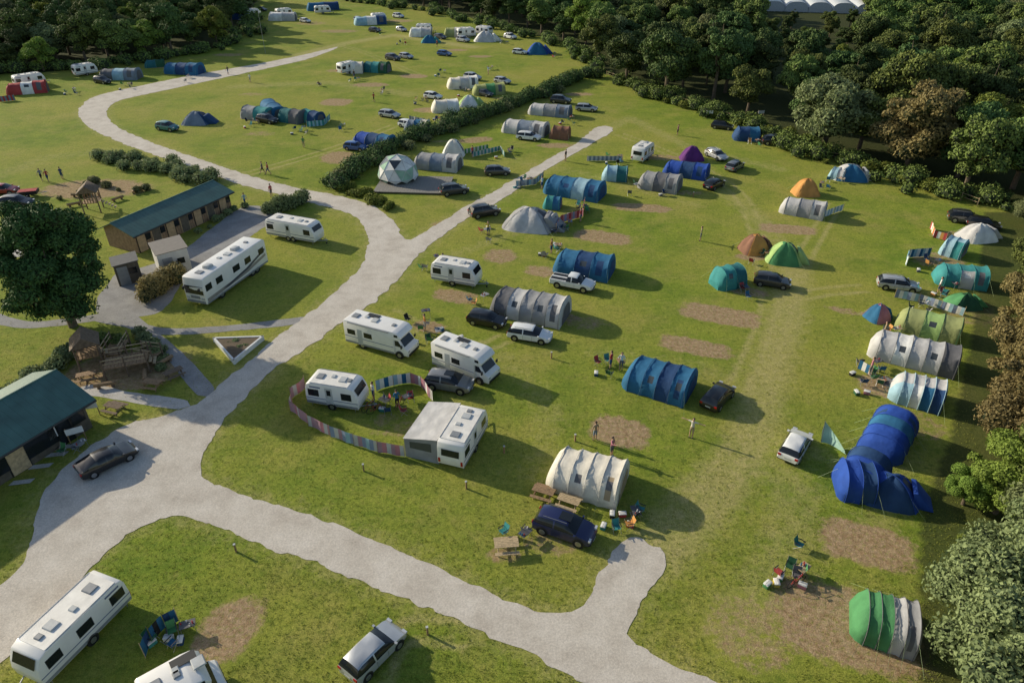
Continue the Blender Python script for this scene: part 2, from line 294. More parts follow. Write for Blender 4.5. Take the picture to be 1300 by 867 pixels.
def car_mesh(kind,pc):
    key=(kind,pc)
    if key in CARC:return CARC[key]
    L,W,stt,rg,wg=ST[kind];pm=P[pc];mb=MB();secs=[]
    for x,zb,be,t,wf in stt:
        w=W/2*wf;gh=max(0,t-be);wr=w*(.97-.24*min(1,gh/.5));X_=(x-.5)*L
        h=[(w*.9,zb),(w,zb+.12),(w*1.005,zb+(be-zb)*.6),(w*.97,be),(wr,be+gh*.86),(wr*.84,t-.0),(0,t+.03)]
        secs.append([(X_,-y,z) for y,z in h]+[(X_,y,z) for y,z in h[::-1][1:]])
    n=len(secs)
    def mf(i,j):
        gi=max(stt[i][3]-stt[i][2],stt[i+1][3]-stt[i+1][2]);jj=min(j,11-j)
        if j in(0,11):return TRIM
        if jj==3 and gi>.2:
            if abs(stt[i+1][0]-stt[i][0])<.027:return pm
            return GLASS
        if jj in(4,5) and (i in rg or i in wg):return GLASS
        return pm
    mb.loft(secs,mf,True,(pm,TRIM))
    mb.add([secs[k][j] for k in range(n) for j in(0,12)],[(2*k,2*k+1,2*k+3,2*k+2) for k in range(n-1)],TRIM)
    r=.33 if kind in('hatch','saloon','estate') else .38
    for fx in(-.31,.305):
        for sy in(-1,1):
            y=sy*W/2;mb.cyl((fx*L,y-sy*.3,r+.03),(fx*L,y+sy*.008,r+.03),r+.07,r+.07,TRIM,16)
            mb.cyl((fx*L,y-sy*.2,r),(fx*L,y+sy*.02,r),r,r,TYRE,16);mb.cyl((fx*L,y,r),(fx*L,y+sy*.028,r),r*.66,r*.62,HUB,10)
    hz=stt[-3][2]-.14
    for sy in(-1,1):
        mb.box((L*.475,sy*W*.36,hz),(.16,.36,.13),HEADL);mb.box((-L*.488,sy*W*.38,stt[1][2]-.14),(.12,.26,.18),REDL)
        mb.box((L*.235 if kind!='pickup' else L*.2,sy*(W/2+.07),stt[1][2]+.06),(.14,.18,.12),pm)
        if kind in('suv','estate'):mb.tube([(-L*.32,sy*W*.34,stt[4][3]+.05),(L*.08,sy*W*.34,stt[4][3]+.05)],.02,STEEL)
    mb.box((L*.492,0,.42),(.03,.9,.16),TRIM);mb.box((-L*.5,0,.6),(.03,.5,.11),PLY);mb.box((L*.507,0,.42),(.02,.5,.1),PLY)
    if pc in('navy','grey'):mb.box((.02*L,0,stt[4][3]+.018),(.2*L,W*.42,.03),GLASS)
    for fx in(-.12,.09,.25):
        for sy in(-1,1):mb.box((fx*L,sy*(W/2+.004),.62),(.014,.012,.5),TRIM)
    if kind=='pickup':mb.box((-L*.305,0,1.11),(L*.36,W*.8,.03),TRIM);
    me=mb.mesh('parked_car',32);CARC[key]=me;return me
def car(p1,p2,kind,pc,name=None,z=0):
    loc,rz,_=axis(p1,p2);put(car_mesh(kind,pc),name or('pickup_truck' if kind=='pickup' else 'parked_car'),loc,rz,z=z,sc_=.84)
for c in [((108,604),(168,575),'saloon','black',None,.02),((682,664),(752,688),'suv','navy'),((442,866),(507,801),'hatch','silver'),((542,487),(600,497),'suv','grey'),((597,407),(640,415),'hatch','black'),
 ((647,426),(699,434),'estate','white'),((701,360),(753,370),'pickup','white'),((898,522),(922,496),'hatch','black'),((997,590),(1018,554),'hatch','white'),((960,359),(999,365),'hatch','dkgrey'),((1112,363),(1166,370),'estate','silver'),
 ((898,242),(914,234),'hatch','black'),((923,220),(941,210),'hatch','grey'),((896,195),(922,207),'estate','silver'),((903,162),(930,165),'hatch','black'),((967,183),(998,184),'suv','black'),((1208,280),(1240,284),'suv','dkgrey'),((1232,287),(1262,291),'hatch','black'),
 ((601,276),(629,271),'suv','black'),((562,248),(591,244),'suv','dkgrey'),((617,222),(646,221),'hatch','dkgrey'),((656,176),(687,179),'estate','white'),((730,140),(759,142),'estate','silver'),((201,164),(226,167),'suv','teal'),((328,154),(352,158),'suv','black'),
 ((437,189),(467,192),'hatch','blue'),((482,147),(508,151),'estate','silver'),((508,160),(530,164),'hatch','white'),((649,68),(671,70),'hatch','white'),((490,75),(508,78),'suv','dkgrey'),((506,73),(526,76),'hatch','silver'),((626,104),(650,108),'hatch','silver'),
 ((118,104),(144,108),'suv','black'),((500,38),(520,42),'hatch','silver'),((578,52),(598,55),'suv','silver'),((612,46),(630,50),'hatch','black'),((528,38),(546,41),'hatch','blue'),((300,30),(318,33),'hatch','silver'),((550,48),(568,51),'hatch','dkgrey'),((605,120),(625,124),'hatch','dkgrey'),((448,26),(464,28),'hatch','silver'),((5,262),(42,262),'suv','black'),((-10,246),(22,245),'hatch','red'),
 ((380,28),(396,30),'hatch','white'),((640,48),(656,51),'suv','white'),((468,40),(484,42),'hatch','dkgrey'),((555,70),(574,72),'hatch','blue'),((590,100),(610,103),'suv','silver'),((540,124),(560,127),'hatch','white'),((700,130),(724,132),'suv','dkgrey'),((325,14),(340,15),'hatch','black'),((498,22),(514,24),'suv','white'),((560,160),(584,163),'hatch','dkgrey')]:
    car(*c)
def trailer(u,v,rz):
    mb=MB();mb.extr([(-1.1,.45),(1.1,.45),(1.15,.85),(-1.15,.85)],-.65,.65,TRIM,.02,1);mb.box((0,0,.87),(2.1,1.15,.06),FM('red'))
    for sy in(-1,1):mb.cyl((0,sy*.7,.3),(0,sy*.85,.3),.3,.3,TYRE,14);mb.cyl((1.1,sy*.4,.45),(2.1,0,.45),.035,.035,STEEL,6)
    mb.obj('small_trailer',G(u,v),rz)
trailer(38,250,.3)
def vquad(mb,x0,x1,z0,z1,y,m,t=.012):
    mb.extr([(x0,z0),(x1,z0),(x1,z1),(x0,z1)],y-t,y+t,m,.0)
def rooffit(mb,xs_,H,W):
    for i,x in enumerate(xs_):
        d=.7 if i%2==0 else .42
        mb.extr([(x-d/2,H-.01),(x+d/2,H-.01),(x+d/2-.05,H+.1),(x-d/2+.05,H+.1)],-d/2+(.25 if i%3==1 else 0),d/2+(.25 if i%3==1 else 0),PLY if i%3 else GELG,.02,1)
def wheels(mb,xs_,W,r=.33):
    for x in xs_:
        for sy in(-1,1):
            y=sy*W/2;mb.cyl((x,y-sy*.3,r+.03),(x,y+sy*.01,r+.03),r+.07,r+.07,TRIM,16);mb.cyl((x,y-sy*.2,r),(x,y+sy*.022,r),r,r,TYRE,16);mb.cyl((x,y,r),(x,y+sy*.03,r),r*.6,r*.6,HUB,10)
VK=.88
def caravan(p1,p2,Lo=None,H=2.55,W=2.2,name='caravan',flip=False):
    loc,rz,L=axis(p1,p2);L=(Lo or L)/VK;h=L/2;mb=MB()
    if flip:rz+=math.pi
    prof=[(-h+.05,.42),(-h,1.0),(-h+.08,2.0),(-h+.22,H-.12),(-h+.6,H),(h-.9,H),(h-.45,H-.15),(h-.12,1.7),(h,1.15),(h-.08,.42)]
    mb.extr(prof,-W/2,W/2,GEL,.07,2)
    mb.extr([(-h+.55,H-.005),(h-.9,H-.005),(h-.9,H+.02),(-h+.55,H+.02)],-W/2+.12,W/2-.12,ROOFW,0)
    for sy in(-1,1):
        y=sy*(W/2+.004)
        for x0,x1 in((-h+.35,-h+1.25),(-.5,.45),(h-1.5,h-.65)):
            if sy==-1 and x0==-.5:
                vquad(mb,x0-.05,x0+.62,.55,2.25,y,PLY,.01);vquad(mb,x0+.1,x0+.47,1.5,2.05,y-.012,GLASS,.01);continue
            vquad(mb,x0-.05,x1+.05,1.25,1.95,y,TRIM,.006);vquad(mb,x0,x1,1.3,1.9,y,GLASS,.014)
        vquad(mb,-h+.06,h-.12,.5,.7,y,GELG,.006);vquad(mb,-h+.04,h-.06,1.02,1.08,y,STRB,.006)
        vquad(mb,-h+.5,-h+1.5,2.12,2.25,y,STRB,.006)
        mb.cyl((-h+.55,sy*(W/2-.08),H+.03),(h-.95,sy*(W/2-.08),H+.03),.025,.025,STEEL,6)
    a=(h-.10,1.72);b=(h-.40,2.28);o=.03
    mb.add([(a[0]+o,-W*.38,a[1]),(a[0]+o,W*.38,a[1]),(b[0]+o,W*.38,b[1]),(b[0]+o,-W*.38,b[1])],[(0,1,2,3)],GLASS)
    mb.add([(-h-.02,-W*.33,1.35),(-h-.02,W*.33,1.35),(-h+.04,W*.33,1.95),(-h+.04,-W*.33,1.95)],[(3,2,1,0)],GLASS)
    for sy in(-1,1):mb.box((-h-.0,sy*W*.42,.85),(.08,.16,.4),REDL)
    rooffit(mb,[-h*.55,-h*.1,h*.3,h*.55] if L>4.6 else [-h*.45,h*.2],H+.01,W)
    wheels(mb,[-.35,.4] if L>6.5 else [-.1],W)
    for sy in(-1,1):mb.cyl((h-.2,sy*.6,.48),(h+1.15,0,.5),.045,.045,STEEL,6)
    mb.cyl((h+.9,0,.05),(h+.9,0,.95),.03,.03,STEEL,6);mb.cyl((h+.9,-.05,.1),(h+.9,.05,.1),.1,.1,TYRE,10)
    for x in(-h+.4,h-.5):
        for sy in(-1,1):mb.cyl((x,sy*.9,.0),(x,sy*.9,.45),.03,.03,STEEL,5)
    mb.obj(name,loc,rz,angle=30,k=VK)
def motorhome(p1,p2,Lo=None,H=2.85,W=2.25,k=VK):
    loc,rz,L=axis(p1,p2);L=(Lo or L)/k;h=L/2;mb=MB()
    prof=[(-h,.4),(-h,H-.1),(-h+.15,H),(h-1.5,H),(h-1.0,H-.1),(h-.62,H-.5),(h-.75,H-.78),(h-1.45,1.95),(h-1.45,.4)]
    mb.extr(prof,-W/2,W/2,GEL,.06,2)
    cw=W/2-.14
    mb.extr([(h-1.5,.35),(h-1.5,1.98),(h-.98,1.98),(h-.45,1.28),(h-.06,1.08),(h,.85),(h,.35)],-cw,cw,GEL,.06,2)
    mb.add([(h-.42,-cw+.12,1.33),(h-.42,cw-.12,1.33),(h-.88,cw-.2,1.93),(h-.88,-cw+.2,1.93)],[(0,1,2,3)],GLASS)
    for sy in(-1,1):
        y=sy*(cw+.004);mb.extr([(h-1.4,1.28),(h-.62,1.28),(h-1.0,1.88),(h-1.4,1.88)],y-.012,y+.012,GLASS,0)
        y=sy*(W/2+.004)
        for x0,x1 in((-h+.4,-h+1.3),(-h+2.3,-h+3.2),):vquad(mb,x0,x1,1.4,1.95,y,GLASS,.014)
        vquad(mb,h-1.35,h-.95,2.35,2.6,y,GLASS,.012)
        vquad(mb,-h+1.55,-h+2.1,.5,2.15,y,PLY,.01);vquad(mb,-h+.05,h-1.5,.42,.62,y,GELG,.006);vquad(mb,-h+.05,h-1.5,1.12,1.18,y,STRB,.006)
        mb.box((h-.05,sy*(cw-.2),.85),(.1,.3,.2),HEADL);mb.box((h-.55,sy*(cw+.22),1.45),(.1,.22,.28),TRIM);mb.box((-h,sy*W*.42,.95),(.05,.14,.5),REDL)
    mb.box((h+.01,0,.5),(.06,cw*1.8,.25),TRIM)
    mb.add([(-h-.004,-.7,1.6),(-h-.004,.7,1.6),(-h-.004,.7,2.1),(-h-.004,-.7,2.1)],[(3,2,1,0)],GLASS)
    rooffit(mb,[-h+.8,-h+1.9,-h+3.0,h-2.0],H,W)
    mb.box((-h+2.4,.65,H+.04),(1.3,.6,.03),TRIM)
    mb.cyl((-h+.6,-W/2-.06,H-.12),(h-1.9,-W/2-.06,H-.12),.07,.07,GELG,8)
    wheels(mb,[-h*.45,h-.95],W-.1,.35)
    mb.obj('motorhome',loc,rz,angle=30,k=k)
def rv(p1,p2):
    k=.92;loc,rz,L=axis(p1,p2);h=L/2/k;H=3.25;W=2.5;mb=MB()
    mb.extr([(-h,.4),(-h-.02,2.2),(-h+.15,H-.1),(-h+.5,H),(h-.3,H),(h,H-.2),(h,.4)],-W/2,W/2,GEL,.09,3)
    for sy in(-1,1):
        y=sy*(W/2+.004)
        for x0,x1 in((-h+.3,-h+1.2),(-h+1.9,-h+2.9),(-.6,.5),(1.4,2.4),(h-1.4,h-.5)):vquad(mb,x0,x1,1.75,2.45,y,GLASS,.014)
        mb.extr([(-h+.2,1.0),(h*.2,1.15),(h-.3,1.6),(h-.3,1.3),(h*.3,.85),(-h+.2,.6)],y-.005,y+.005,mat('rv_swoosh',(.3,.27,.24),.4),0)
        mb.extr([(-h*.5,.9),(h*.3,1.4),(h-.3,2.2),(h-.3,1.95),(h*.35,1.2),(-h*.3,.75)],y-.008,y+.008,mat('rv_swoosh_dark',(.07,.07,.09),.4),0)
        vquad(mb,-h+.1,h-.1,.42,.6,y,GELG,.006)
        mb.box((-h-.35,sy*.95,2.2),(.2,.14,.3),TRIM)
        mb.box((-h-.03,sy*.9,1.0),(.06,.4,.2),HEADL)
    mb.add([(-h-.035,-1.1,1.45),(-h-.035,1.1,1.45),(-h-.02,1.1,2.35),(-h+.0,-1.1,2.35)],[(3,2,1,0)],GLASS)
    mb.box((-h-.02,0,.6),(.1,2.2,.25),GELG);mb.box((-h-.03,0,1.1),(.04,1.1,.3),GELG)
    for x in(-h*.5,h*.35):mb.extr([(x-.5,H-.01),(x+.5,H-.01),(x+.35,H+.28),(x-.4,H+.28)],-.35,.35,PLY,.05,2)
    rooffit(mb,[-h*.75,-h*.1,h*.1,h*.7],H,W);mb.cyl((-h+1,W/2+.07,H-.2),(h-1,W/2+.07,H-.2),.09,.09,GELG,8)
    wheels(mb,[-h*.55,h*.45,h*.6],W-.06,.42)
    mb.obj('recreational_vehicle',loc,rz,angle=30,k=k)
caravan((346,297),(407,308))
rv((252,389),(330,334))
caravan((551,353),(610,363),4.8)
motorhome((448,430),(526,451))
motorhome((558,459),(628,485))
caravan((400,506),(462,516),4.3)
caravan((574,594),(603,544),4.8)
caravan((138,774),(62,850),5.5,H=2.5)
motorhome((195,920),(287,866),H=2.75)
caravan((806,209),(824,196),4.2)
for a in(((100,97),(119,94),4.5),((432,95),(452,91),4.5),((20,112),(58,106),5.5),((350,22),(372,20),5),((582,48),(602,47),5),((472,28),(490,27),4.5),((530,42),(548,42),4.5),((400,18),(420,17),5),((606,44),(624,46),4.5),((314,22),(328,21),4.5)):caravan(*a)
# ---------------- tents ----------------
def arch(W,H,x,N=16,p=.72,nz_=0,sd=0):
    o=[]
    for i in range(N+1):
        a=math.pi*i/N;c,s=math.cos(a),math.sin(a)
        y=-W/2*math.copysign(abs(c)**p,c);z=H*max(0,s)**p
        if nz_:
            k=1+nz_*noise.noise(Vector((x*1.7+sd,y*1.3,z*1.3)));y*=k;z*=k
        o.append((x,y,z))
    return o
TS=[0]
def tunnel(p1,p2,W,H,cols,win=None,door='dgrey',flip=False,guy=True,front=.12,rear=.7,name='tunnel_tent',Lx=0,roofc=None,polec=None,canopy=None):
    loc,rz,L=axis(p1,p2);L+=Lx;H*=.93
    if flip:rz+=math.pi
    TS[0]+=7.3;sd=TS[0];NZ=.05
    mb=MB();n=len(cols);h=L/2;rear=min(rear,L*.2);x0=-h+rear;x1=h-front;secs=[arch(W*.66,H*.3,-h,nz_=NZ,sd=sd),arch(W*.86,H*.68,-h+rear*.4,nz_=NZ,sd=sd)]
    hh=[1-.12*(1-i/n)*(1 if n>2 else 0) for i in range(n+1)]
    for i in range(n):
        a=x0+(x1-x0)*i/n;b=x0+(x1-x0)*(i+1)/n;m_=(hh[i]+hh[i+1])/2
        secs+=[arch(W*(.94+.06*hh[i]),H*hh[i],a,nz_=NZ*.4,sd=sd),arch(W*.955,H*m_*.955,a+(b-a)*.3,nz_=NZ,sd=sd),arch(W*.955,H*m_*.95,a+(b-a)*.7,nz_=NZ,sd=sd)]
    secs.append(arch(W,H,x1,nz_=NZ*.4,sd=sd));secs.append(arch(W*.96,H*.9,h,nz_=NZ,sd=sd))
    seg=[0,0]+[i for i in range(n) for _ in range(3)]+[n-1]
    cm=[FM(c) for c in cols];wm=FM(win) if win and win!='plast' else PLAST;rc=FM(roofc) if roofc else None;dmat=FM(door) if door else cm[-1]
    def mf(i,j):
        k=seg[min(i,len(seg)-1)];jj=min(j,15-j)
        if win and i>=2 and (i-2)%3==1 and jj in(3,4) and k%2==(0 if n<3 else 1):return wm
        if n>=3 and k==n-1 and i>=2 and (i-2)%3==1 and jj in(1,2,3,4,5):return dmat
        if rc and jj>=6:return rc
        return cm[k]
    mb.loft(secs,mf,True,(cm[0],cm[-1]))
    if door:
        s=arch(W*.62,H*.8,h+.03);mb.add(s,[tuple(range(len(s)-1,-1,-1))],dmat)
        s=arch(W*.62,H*.8,h+.035);mb.tube(s[2:-2],.02,cm[-1],4)
    pc=FM(polec) if polec else cm[0]
    for i in range(n+1):
        a=x0+(x1-x0)*i/n;s=arch(W*(.94+.06*hh[i])*1.01+.02,H*hh[i]+.025,a);mb.tube(s,.02,pc,4)
        if guy:
            for sg in(3,13):
                p=s[sg];sy=-1 if sg==3 else 1;mb.cyl(p,(p[0]+(.5 if i==n else(-.5 if i==0 else 0)),sy*(W/2+.9),.02),.007,.007,ROPE,3,caps=False)
    if canopy:
        cmt=FM(canopy);pts=[]
        for i in range(5):
            y=-W*.3+W*.6*i/4;pts.append([(h,y,H*.8-.05*abs(i-2)**1.5),(h+.7,y*.95,H*.8-.12-.06*math.sin(i*math.pi/4)),(h+1.3,y*.9,H*.74)])
        mb.loft(pts,cmt)
        for y in(-W*.27,W*.27):mb.cyl((h+1.28,y,0),(h+1.28,y,H*.74),.018,.018,STEEL,4)
    mb.obj(name,loc,rz,angle=60);return loc,rz,L
def dome(u,v,R_,H,c1,c2,rz=0,sx=1.25,door='dgrey',name='dome_tent',porch=True):
    mb=MB();NR=9;NS=32;vs=[];fs=[];ms=[];A,B=FM(c1),FM(c2);D=FM(door);sd=u*.37
    for r in range(NR+1):
        ro=1-r/NR
        for k in range(NS):
            a=2*math.pi*k/NS;sq=(abs(math.cos(a))**4+abs(math.sin(a))**4)**(-.25)
            m=1-.09*math.sin(math.pi*ro)*(1-abs(math.sin(2*a)));p=(ro*sq*R_*sx*math.cos(a)*m*.95,ro*sq*R_*math.sin(a)*m*.95,H*(1-ro**2.1)*(1-.05*(1-abs(math.sin(2*a)))));kk=1+.05*noise.noise(Vector((p[0]*1.5+sd,p[1]*1.5,p[2])))
            vs.append((p[0]*kk,p[1]*kk,p[2]*kk))
    for r in range(NR):
        for k in range(NS):
            fs.append((r*NS+k,r*NS+(k+1)%NS,(r+1)*NS+(k+1)%NS,(r+1)*NS+k));sec=((k+4)//8)%4
            ms.append(D if (sec==0 and 1<=r<=5 and (k+4)%8 in(2,3,4,5)) else (A if sec%2==0 and r<7 else B))
    mb.add(vs,fs,ms,True)
    for a in(math.pi/4,3*math.pi/4):
        pts=[]
        for t in range(-10,11):
            ro=abs(t)/10;s=1 if t>=0 else -1;k=2**.25
            pts.append((s*ro*k*R_*sx*math.cos(a)*.96,s*ro*k*R_*math.sin(a)*.96,H*(1-ro**2.1)+.02))
        mb.tube(pts,.018,A,4)
    if porch:
        mb.extr([(R_*sx*.8,0),(R_*sx*1.35,0),(R_*sx*.75,H*.72),(R_*sx*.6,H*.72)],-R_*.45,R_*.45,A,.05,2)
    for a in(.7,2.4,3.9,5.5):mb.cyl((R_*sx*.8*math.cos(a),R_*.8*math.sin(a),H*.5),(R_*sx*1.5*math.cos(a),R_*1.5*math.sin(a),.02),.007,.007,ROPE,3,caps=False)
    mb.obj(name,G(u,v),math.radians(rz),angle=60)
tunnel((700,600),(790,625),3.6,2.3,['cream','cream','cream','cream'],win='dgrey',door='tan',polec='lgrey')
tunnel((796,478),(876,502),3.8,2.2,['blue','blue','dblue','blue'],win='plast',door='dblue',polec='dblue')
tunnel((1112,584),(1135,542),3.0,2.0,['rblue','blue','rblue'],win=None,door='dblue')
tunnel((1058,616),(1104,622),3.0,2.0,['rblue','dblue'],door='dblue',rear=.4)
tunnel((1082,628),(1102,594),2.8,1.9,['rblue','dblue'],door='dblue')
dome(1125,628,1.6,1.7,'rblue','dblue',-20)
tunnel((1078,784),(1158,808),3.1,2.0,['green','green','lgrey','grey'],door='dgrey',polec='dgrey')
tunnel((1102,442),(1212,470),3.3,2.2,['lgrey','white','lgrey','lgrey','dgrey'],win='plast',door='dgrey',polec='dgrey')
tunnel((1136,410),(1216,430),2.9,2.0,['olive','lgreen','olive'],win='plast',door='olive',polec='dgreen')
tunnel((1128,496),(1194,514),3.1,2.1,['lblue','white','blue','dblue'],roofc='lgrey',door='dblue')
tunnel((1184,354),(1248,362),3.0,2.0,['teal','lgrey','teal'],win='white',roofc='teal')
tunnel((1194,318),(1222,326),2.6,2.0,['lblue','teal'],roofc='lblue')
dome(1113,404,1.1,1.5,'blue','pink',20,1.0);dome(1222,387,1.3,1.2,'green','dgreen',0);dome(1239,302,1.7,1.7,'lgrey','white',10)
dome(1078,226,1.9,1.9,'lgrey','blue',-10,1.35);tunnel((1052,224),(1072,228),2.2,1.5,['lblue','lgrey'],guy=False)
tunnel((990,266),(1046,276),2.8,2,['lgrey','grey','lgrey'],door='dgrey',polec='dgrey');dome(1022,246,1.5,2.0,'orange','orange',0,1.2,porch=False)
dome(957,318,1.5,1.9,'brown','orange',10,1.1);dome(994,330,1.7,2.0,'lgreen','green',-15,1.15);tunnel((905,364),(938,358),2.6,2.1,['teal','dteal'],win='plast',door='dgreen')
tunnel((930,176),(962,177),3.0,2.0,['dblue','blue'],door='dblue');tunnel((843,218),(898,226),3.2,2.0,['rblue','dblue','rblue'],door='dblue',polec='dblue');dome(878,202,1.5,1.9,'purple','purple',0,porch=False)
tunnel((812,234),(862,242),3.6,2.2,['grey','dgrey','grey'],door='dgrey');tunnel((764,226),(796,228),2.6,1.9,['lblue','dteal'],door='dgrey')
tunnel((694,240),(764,252),3.8,2.3,['blue','blue','lblue','blue'],win='dblue',door='dblue',polec='dblue');tunnel((690,262),(712,264),2.0,1.5,['teal','blue'],guy=False)
dome(672,286,2.5,2.2,'grey','lgrey',-15,1.3);tunnel((684,284),(704,288),2.4,1.7,['dgrey','lgrey'],guy=False)
tunnel((706,338),(776,350),3.6,2.3,['blue','dblue','blue'],win='plast',door='dblue')
tunnel((628,388),(718,406),3.8,2.3,['dgrey','lgrey','grey','grey','lgrey'],win='plast',door='dgrey',polec='dgrey')
tunnel((528,210),(584,215),3.4,2.2,['grey','bgrey','lgrey'],door='dgrey');dome(576,196,1.8,2.2,'white','cream',0,1,porch=False)
tunnel((640,165),(694,172),3.4,2.2,['lgrey','bgrey','lgrey'],door='dgrey');tunnel((698,174),(723,176),2.4,2.,['brown','brown'],door='brown');tunnel((672,143),(724,148),3.0,2.0,['lgrey','grey','bgrey'])
tunnel((453,182),(498,189),3.2,2.2,['rblue','dblue','blue'],door='dblue',polec='lgrey')
dome(251,156,2.1,1.9,'dblue','bgrey',0,1.2)
tunnel((310,148),(344,152),3,2.1,['grey','teal']);tunnel((340,138),(356,150),3,2.0,['blue','blue']);tunnel((358,152),(386,156),3,2.2,['dteal','dgrey']);tunnel((384,152),(408,157),2.6,2,['teal','dblue'])
tunnel((130,100),(178,100),3.6,2.3,['dgrey','lblue','bgrey'],door='dgrey');tunnel((213,92),(256,94),3.8,2.4,['blue','dblue','blue'],door='dblue')
tunnel((10,120),(62,116),3,2.3,['red','white','red'],win='plast',name='awning_tent')
tunnel((440,92),(462,92),3,2.3,['white','cream']);tunnel((462,90),(494,92),3.2,2.3,['dteal','teal','dgreen'])
tunnel((568,112),(606,110),3.2,2.3,['cream','lgrey','white']);tunnel((600,120),(640,118),3.2,2.1,['olive','green','olive']);tunnel((548,142),(582,140),3,2.1,['cream','white']);tunnel((515,164),(545,166),2.6,1.9,['bgrey','blue','cream']);dome(596,134,1.8,1.8,'lgreen','white')
tunnel((342,26),(376,26),3.6,2.4,['white','lgrey']);tunnel((390,14),(430,12),4,2.5,['blue','dblue']);tunnel((450,32),(490,30),4,2.5,['lblue','white','dblue'])
tunnel((520,46),(548,46),3.5,2.3,['white','lgrey']);tunnel((564,46),(598,46),4,2.5,['olive','cream','lgrey']);dome(616,52,2.5,2.3,'white','lgrey');dome(682,68,2.2,2.4,'rblue','blue');dome(303,24,2.3,2.3,'blue','dblue');tunnel((300,8),(318,8),3,2,['blue','lgrey']);dome(545,54,1.8,1.7,'teal','blue');tunnel((184,86),(210,84),2.4,1.6,['dteal','dgreen'])
def awning():
    loc,rz,L=axis((574,594),(603,544));mb=MB();g=FM('grey');w=FM('lgrey');y0=1.0;y1=3.5;T=2.1
    for x in(-2.1,2.1):
        mb.add([(x,y0,0),(x,y1,0),(x,y1,1.65),(x,y0,T)],[(0,1,2,3)],g);mb.add([(x*1.006,y0+.5,.9),(x*1.006,y1-.4,.9),(x*1.006,y1-.4,1.45),(x*1.006,y0+.5,1.65)],[(0,1,2,3)],PLAST)
    mb.add([(-2.1,y1,0),(2.1,y1,0),(2.1,y1,1.65),(-2.1,y1,1.65)],[(0,1,2,3)],g)
    for x in(-1.9,-.6,.7):mb.add([(x,y1+.01,.8),(x+1.15,y1+.01,.8),(x+1.15,y1+.01,1.45),(x,y1+.01,1.45)],[(0,1,2,3)],PLAST)
    secs=[]
    for i in range(9):
        x=-2.15+4.3*i/8;sag=.08*abs(math.sin(i*math.pi/4));secs.append([(x,y0,T+.02),(x,y0*.65+y1*.35,T-.12-sag),(x,y0*.3+y1*.7,T-.3-sag),(x,y1+.05,1.65)])
    mb.loft(secs,w);mb.obj('caravan_awning',loc,rz)
awning()
def geo():
    mb=MB();D=mat('deck_boards',(.24,.225,.2),.8,0,.3,8,bump=.3)
    for i in range(24):mb.box((-4.6+i*.4,0,.22),(.385,6.2,.06),D)
    mb.box((0,0,.1),(9.3,6.0,.18),WOODD);mb.obj('timber_deck',G(526,236),math.radians(-4))
    bm=bmesh.new();bmesh.ops.create_icosphere(bm,subdivisions=2,radius=2.75);mb=MB()
    A,B,C=FM('white'),fab('dome_green',(.3,.46,.34)),fab('dome_pale',(.52,.6,.52))
    for f in bm.faces:
        if f.calc_center_median().z>-.5:
            vs=[Vector((v.co.x,v.co.y,max(0,v.co.z+.5))) for v in f.verts];r=random.random();mb.add(vs,[(0,1,2)],A if r<.4 else(B if r<.7 else (C if r<.93 else PLAST)))
    for e in bm.edges:
        a,b=[v.co+Vector((0,0,.5)) for v in e.verts]
        if a.z>=0 and b.z>=0:mb.cyl(a*1.003,b*1.003,.03,.03,FM('lgrey'),4,caps=False)
    bm.free();mb.obj('geodesic_dome_tent',G(506,229),.3,z=.26)
geo()
def windbreak(pix,cols,h=1.05,name='windbreak'):
    pts=[np.array(G(*p)) for p in pix];mb=MB();d=0;k=0
    for a,b in zip(pts[:-1],pts[1:]):
        L=np.linalg.norm(b-a);n=max(1,int(L/.3));nn=np.array((-(b-a)[1],(b-a)[0]))/L
        for i in range(n):
            t0,t1=i/n,(i+1)/n;q=[]
            for t in(t0,t1):
                w=math.sin((t*L)%1.4/1.4*math.pi)*.1;q.append(a+(b-a)*t+nn*w)
            hs=[h-.07*math.sin((t*L)%1.4/1.4*math.pi) for t in(t0,t1)]
            mb.add([(q[0][0],q[0][1],.04),(q[1][0],q[1][1],.04),(q[1][0],q[1][1],hs[1]),(q[0][0],q[0][1],hs[0])],[(0,1,2,3)],FM(cols[k%len(cols)]));k+=1
        m=max(1,int(L/1.4))
        for i in range(m+1):
            p=a+(b-a)*i/m;mb.cyl((p[0],p[1],0),(p[0],p[1],h+.15),.02,.02,WOODL,5)
    mb.obj(name,(0,0))
windbreak([(388,492),(370,506),(369,522),(392,541),(420,555)],['mauve','mauve','pink','lgrey','mauve'])
windbreak([(420,555),(450,566),(480,575)],['pblue','lgrey','mauve','pblue','lblue']);windbreak([(480,575),(514,581)],['mauve','pink','lgrey'])
windbreak([(478,497),(500,490),(522,487)],['lblue','white','blue','white']);windbreak([(522,487),(535,492),(548,510)],['pink','mauve','white'])
windbreak([(1150,338),(1152,328),(1180,326)],['lblue','white','blue'])
windbreak([(1135,378),(1165,384),(1222,402)],['pblue','white','lblue'],.9)
windbreak([(1180,290),(1184,302),(1200,306)],['red','white','orange'],.9);windbreak([(1042,278),(1058,272),(1070,268)],['lblue','white'],.9)
windbreak([(706,296),(712,284),(740,276),(742,262)],['pink','red','pink','pblue']);windbreak([(600,200),(635,192),(640,200)],['lgrey','teal'],.8);windbreak([(390,162),(412,160),(420,152)],['teal','lblue'],1.0)
windbreak([(520,155),(545,160)],['bgrey','lgrey']);windbreak([(590,196),(620,190)],['green','lgrey'],.8);windbreak([(0,130),(20,128)],['red','bgrey']);windbreak([(1088,468),(1105,478)],['blue','white'],.9)
windbreak([(185,835),(195,815),(212,797),(228,790)],['blue','dblue','blue','black'],1.1);windbreak([(655,238),(680,235),(690,226)],['lblue','lgrey','bgrey'],.9);windbreak([(745,205),(790,205)],['lgrey','bgrey'],.8)
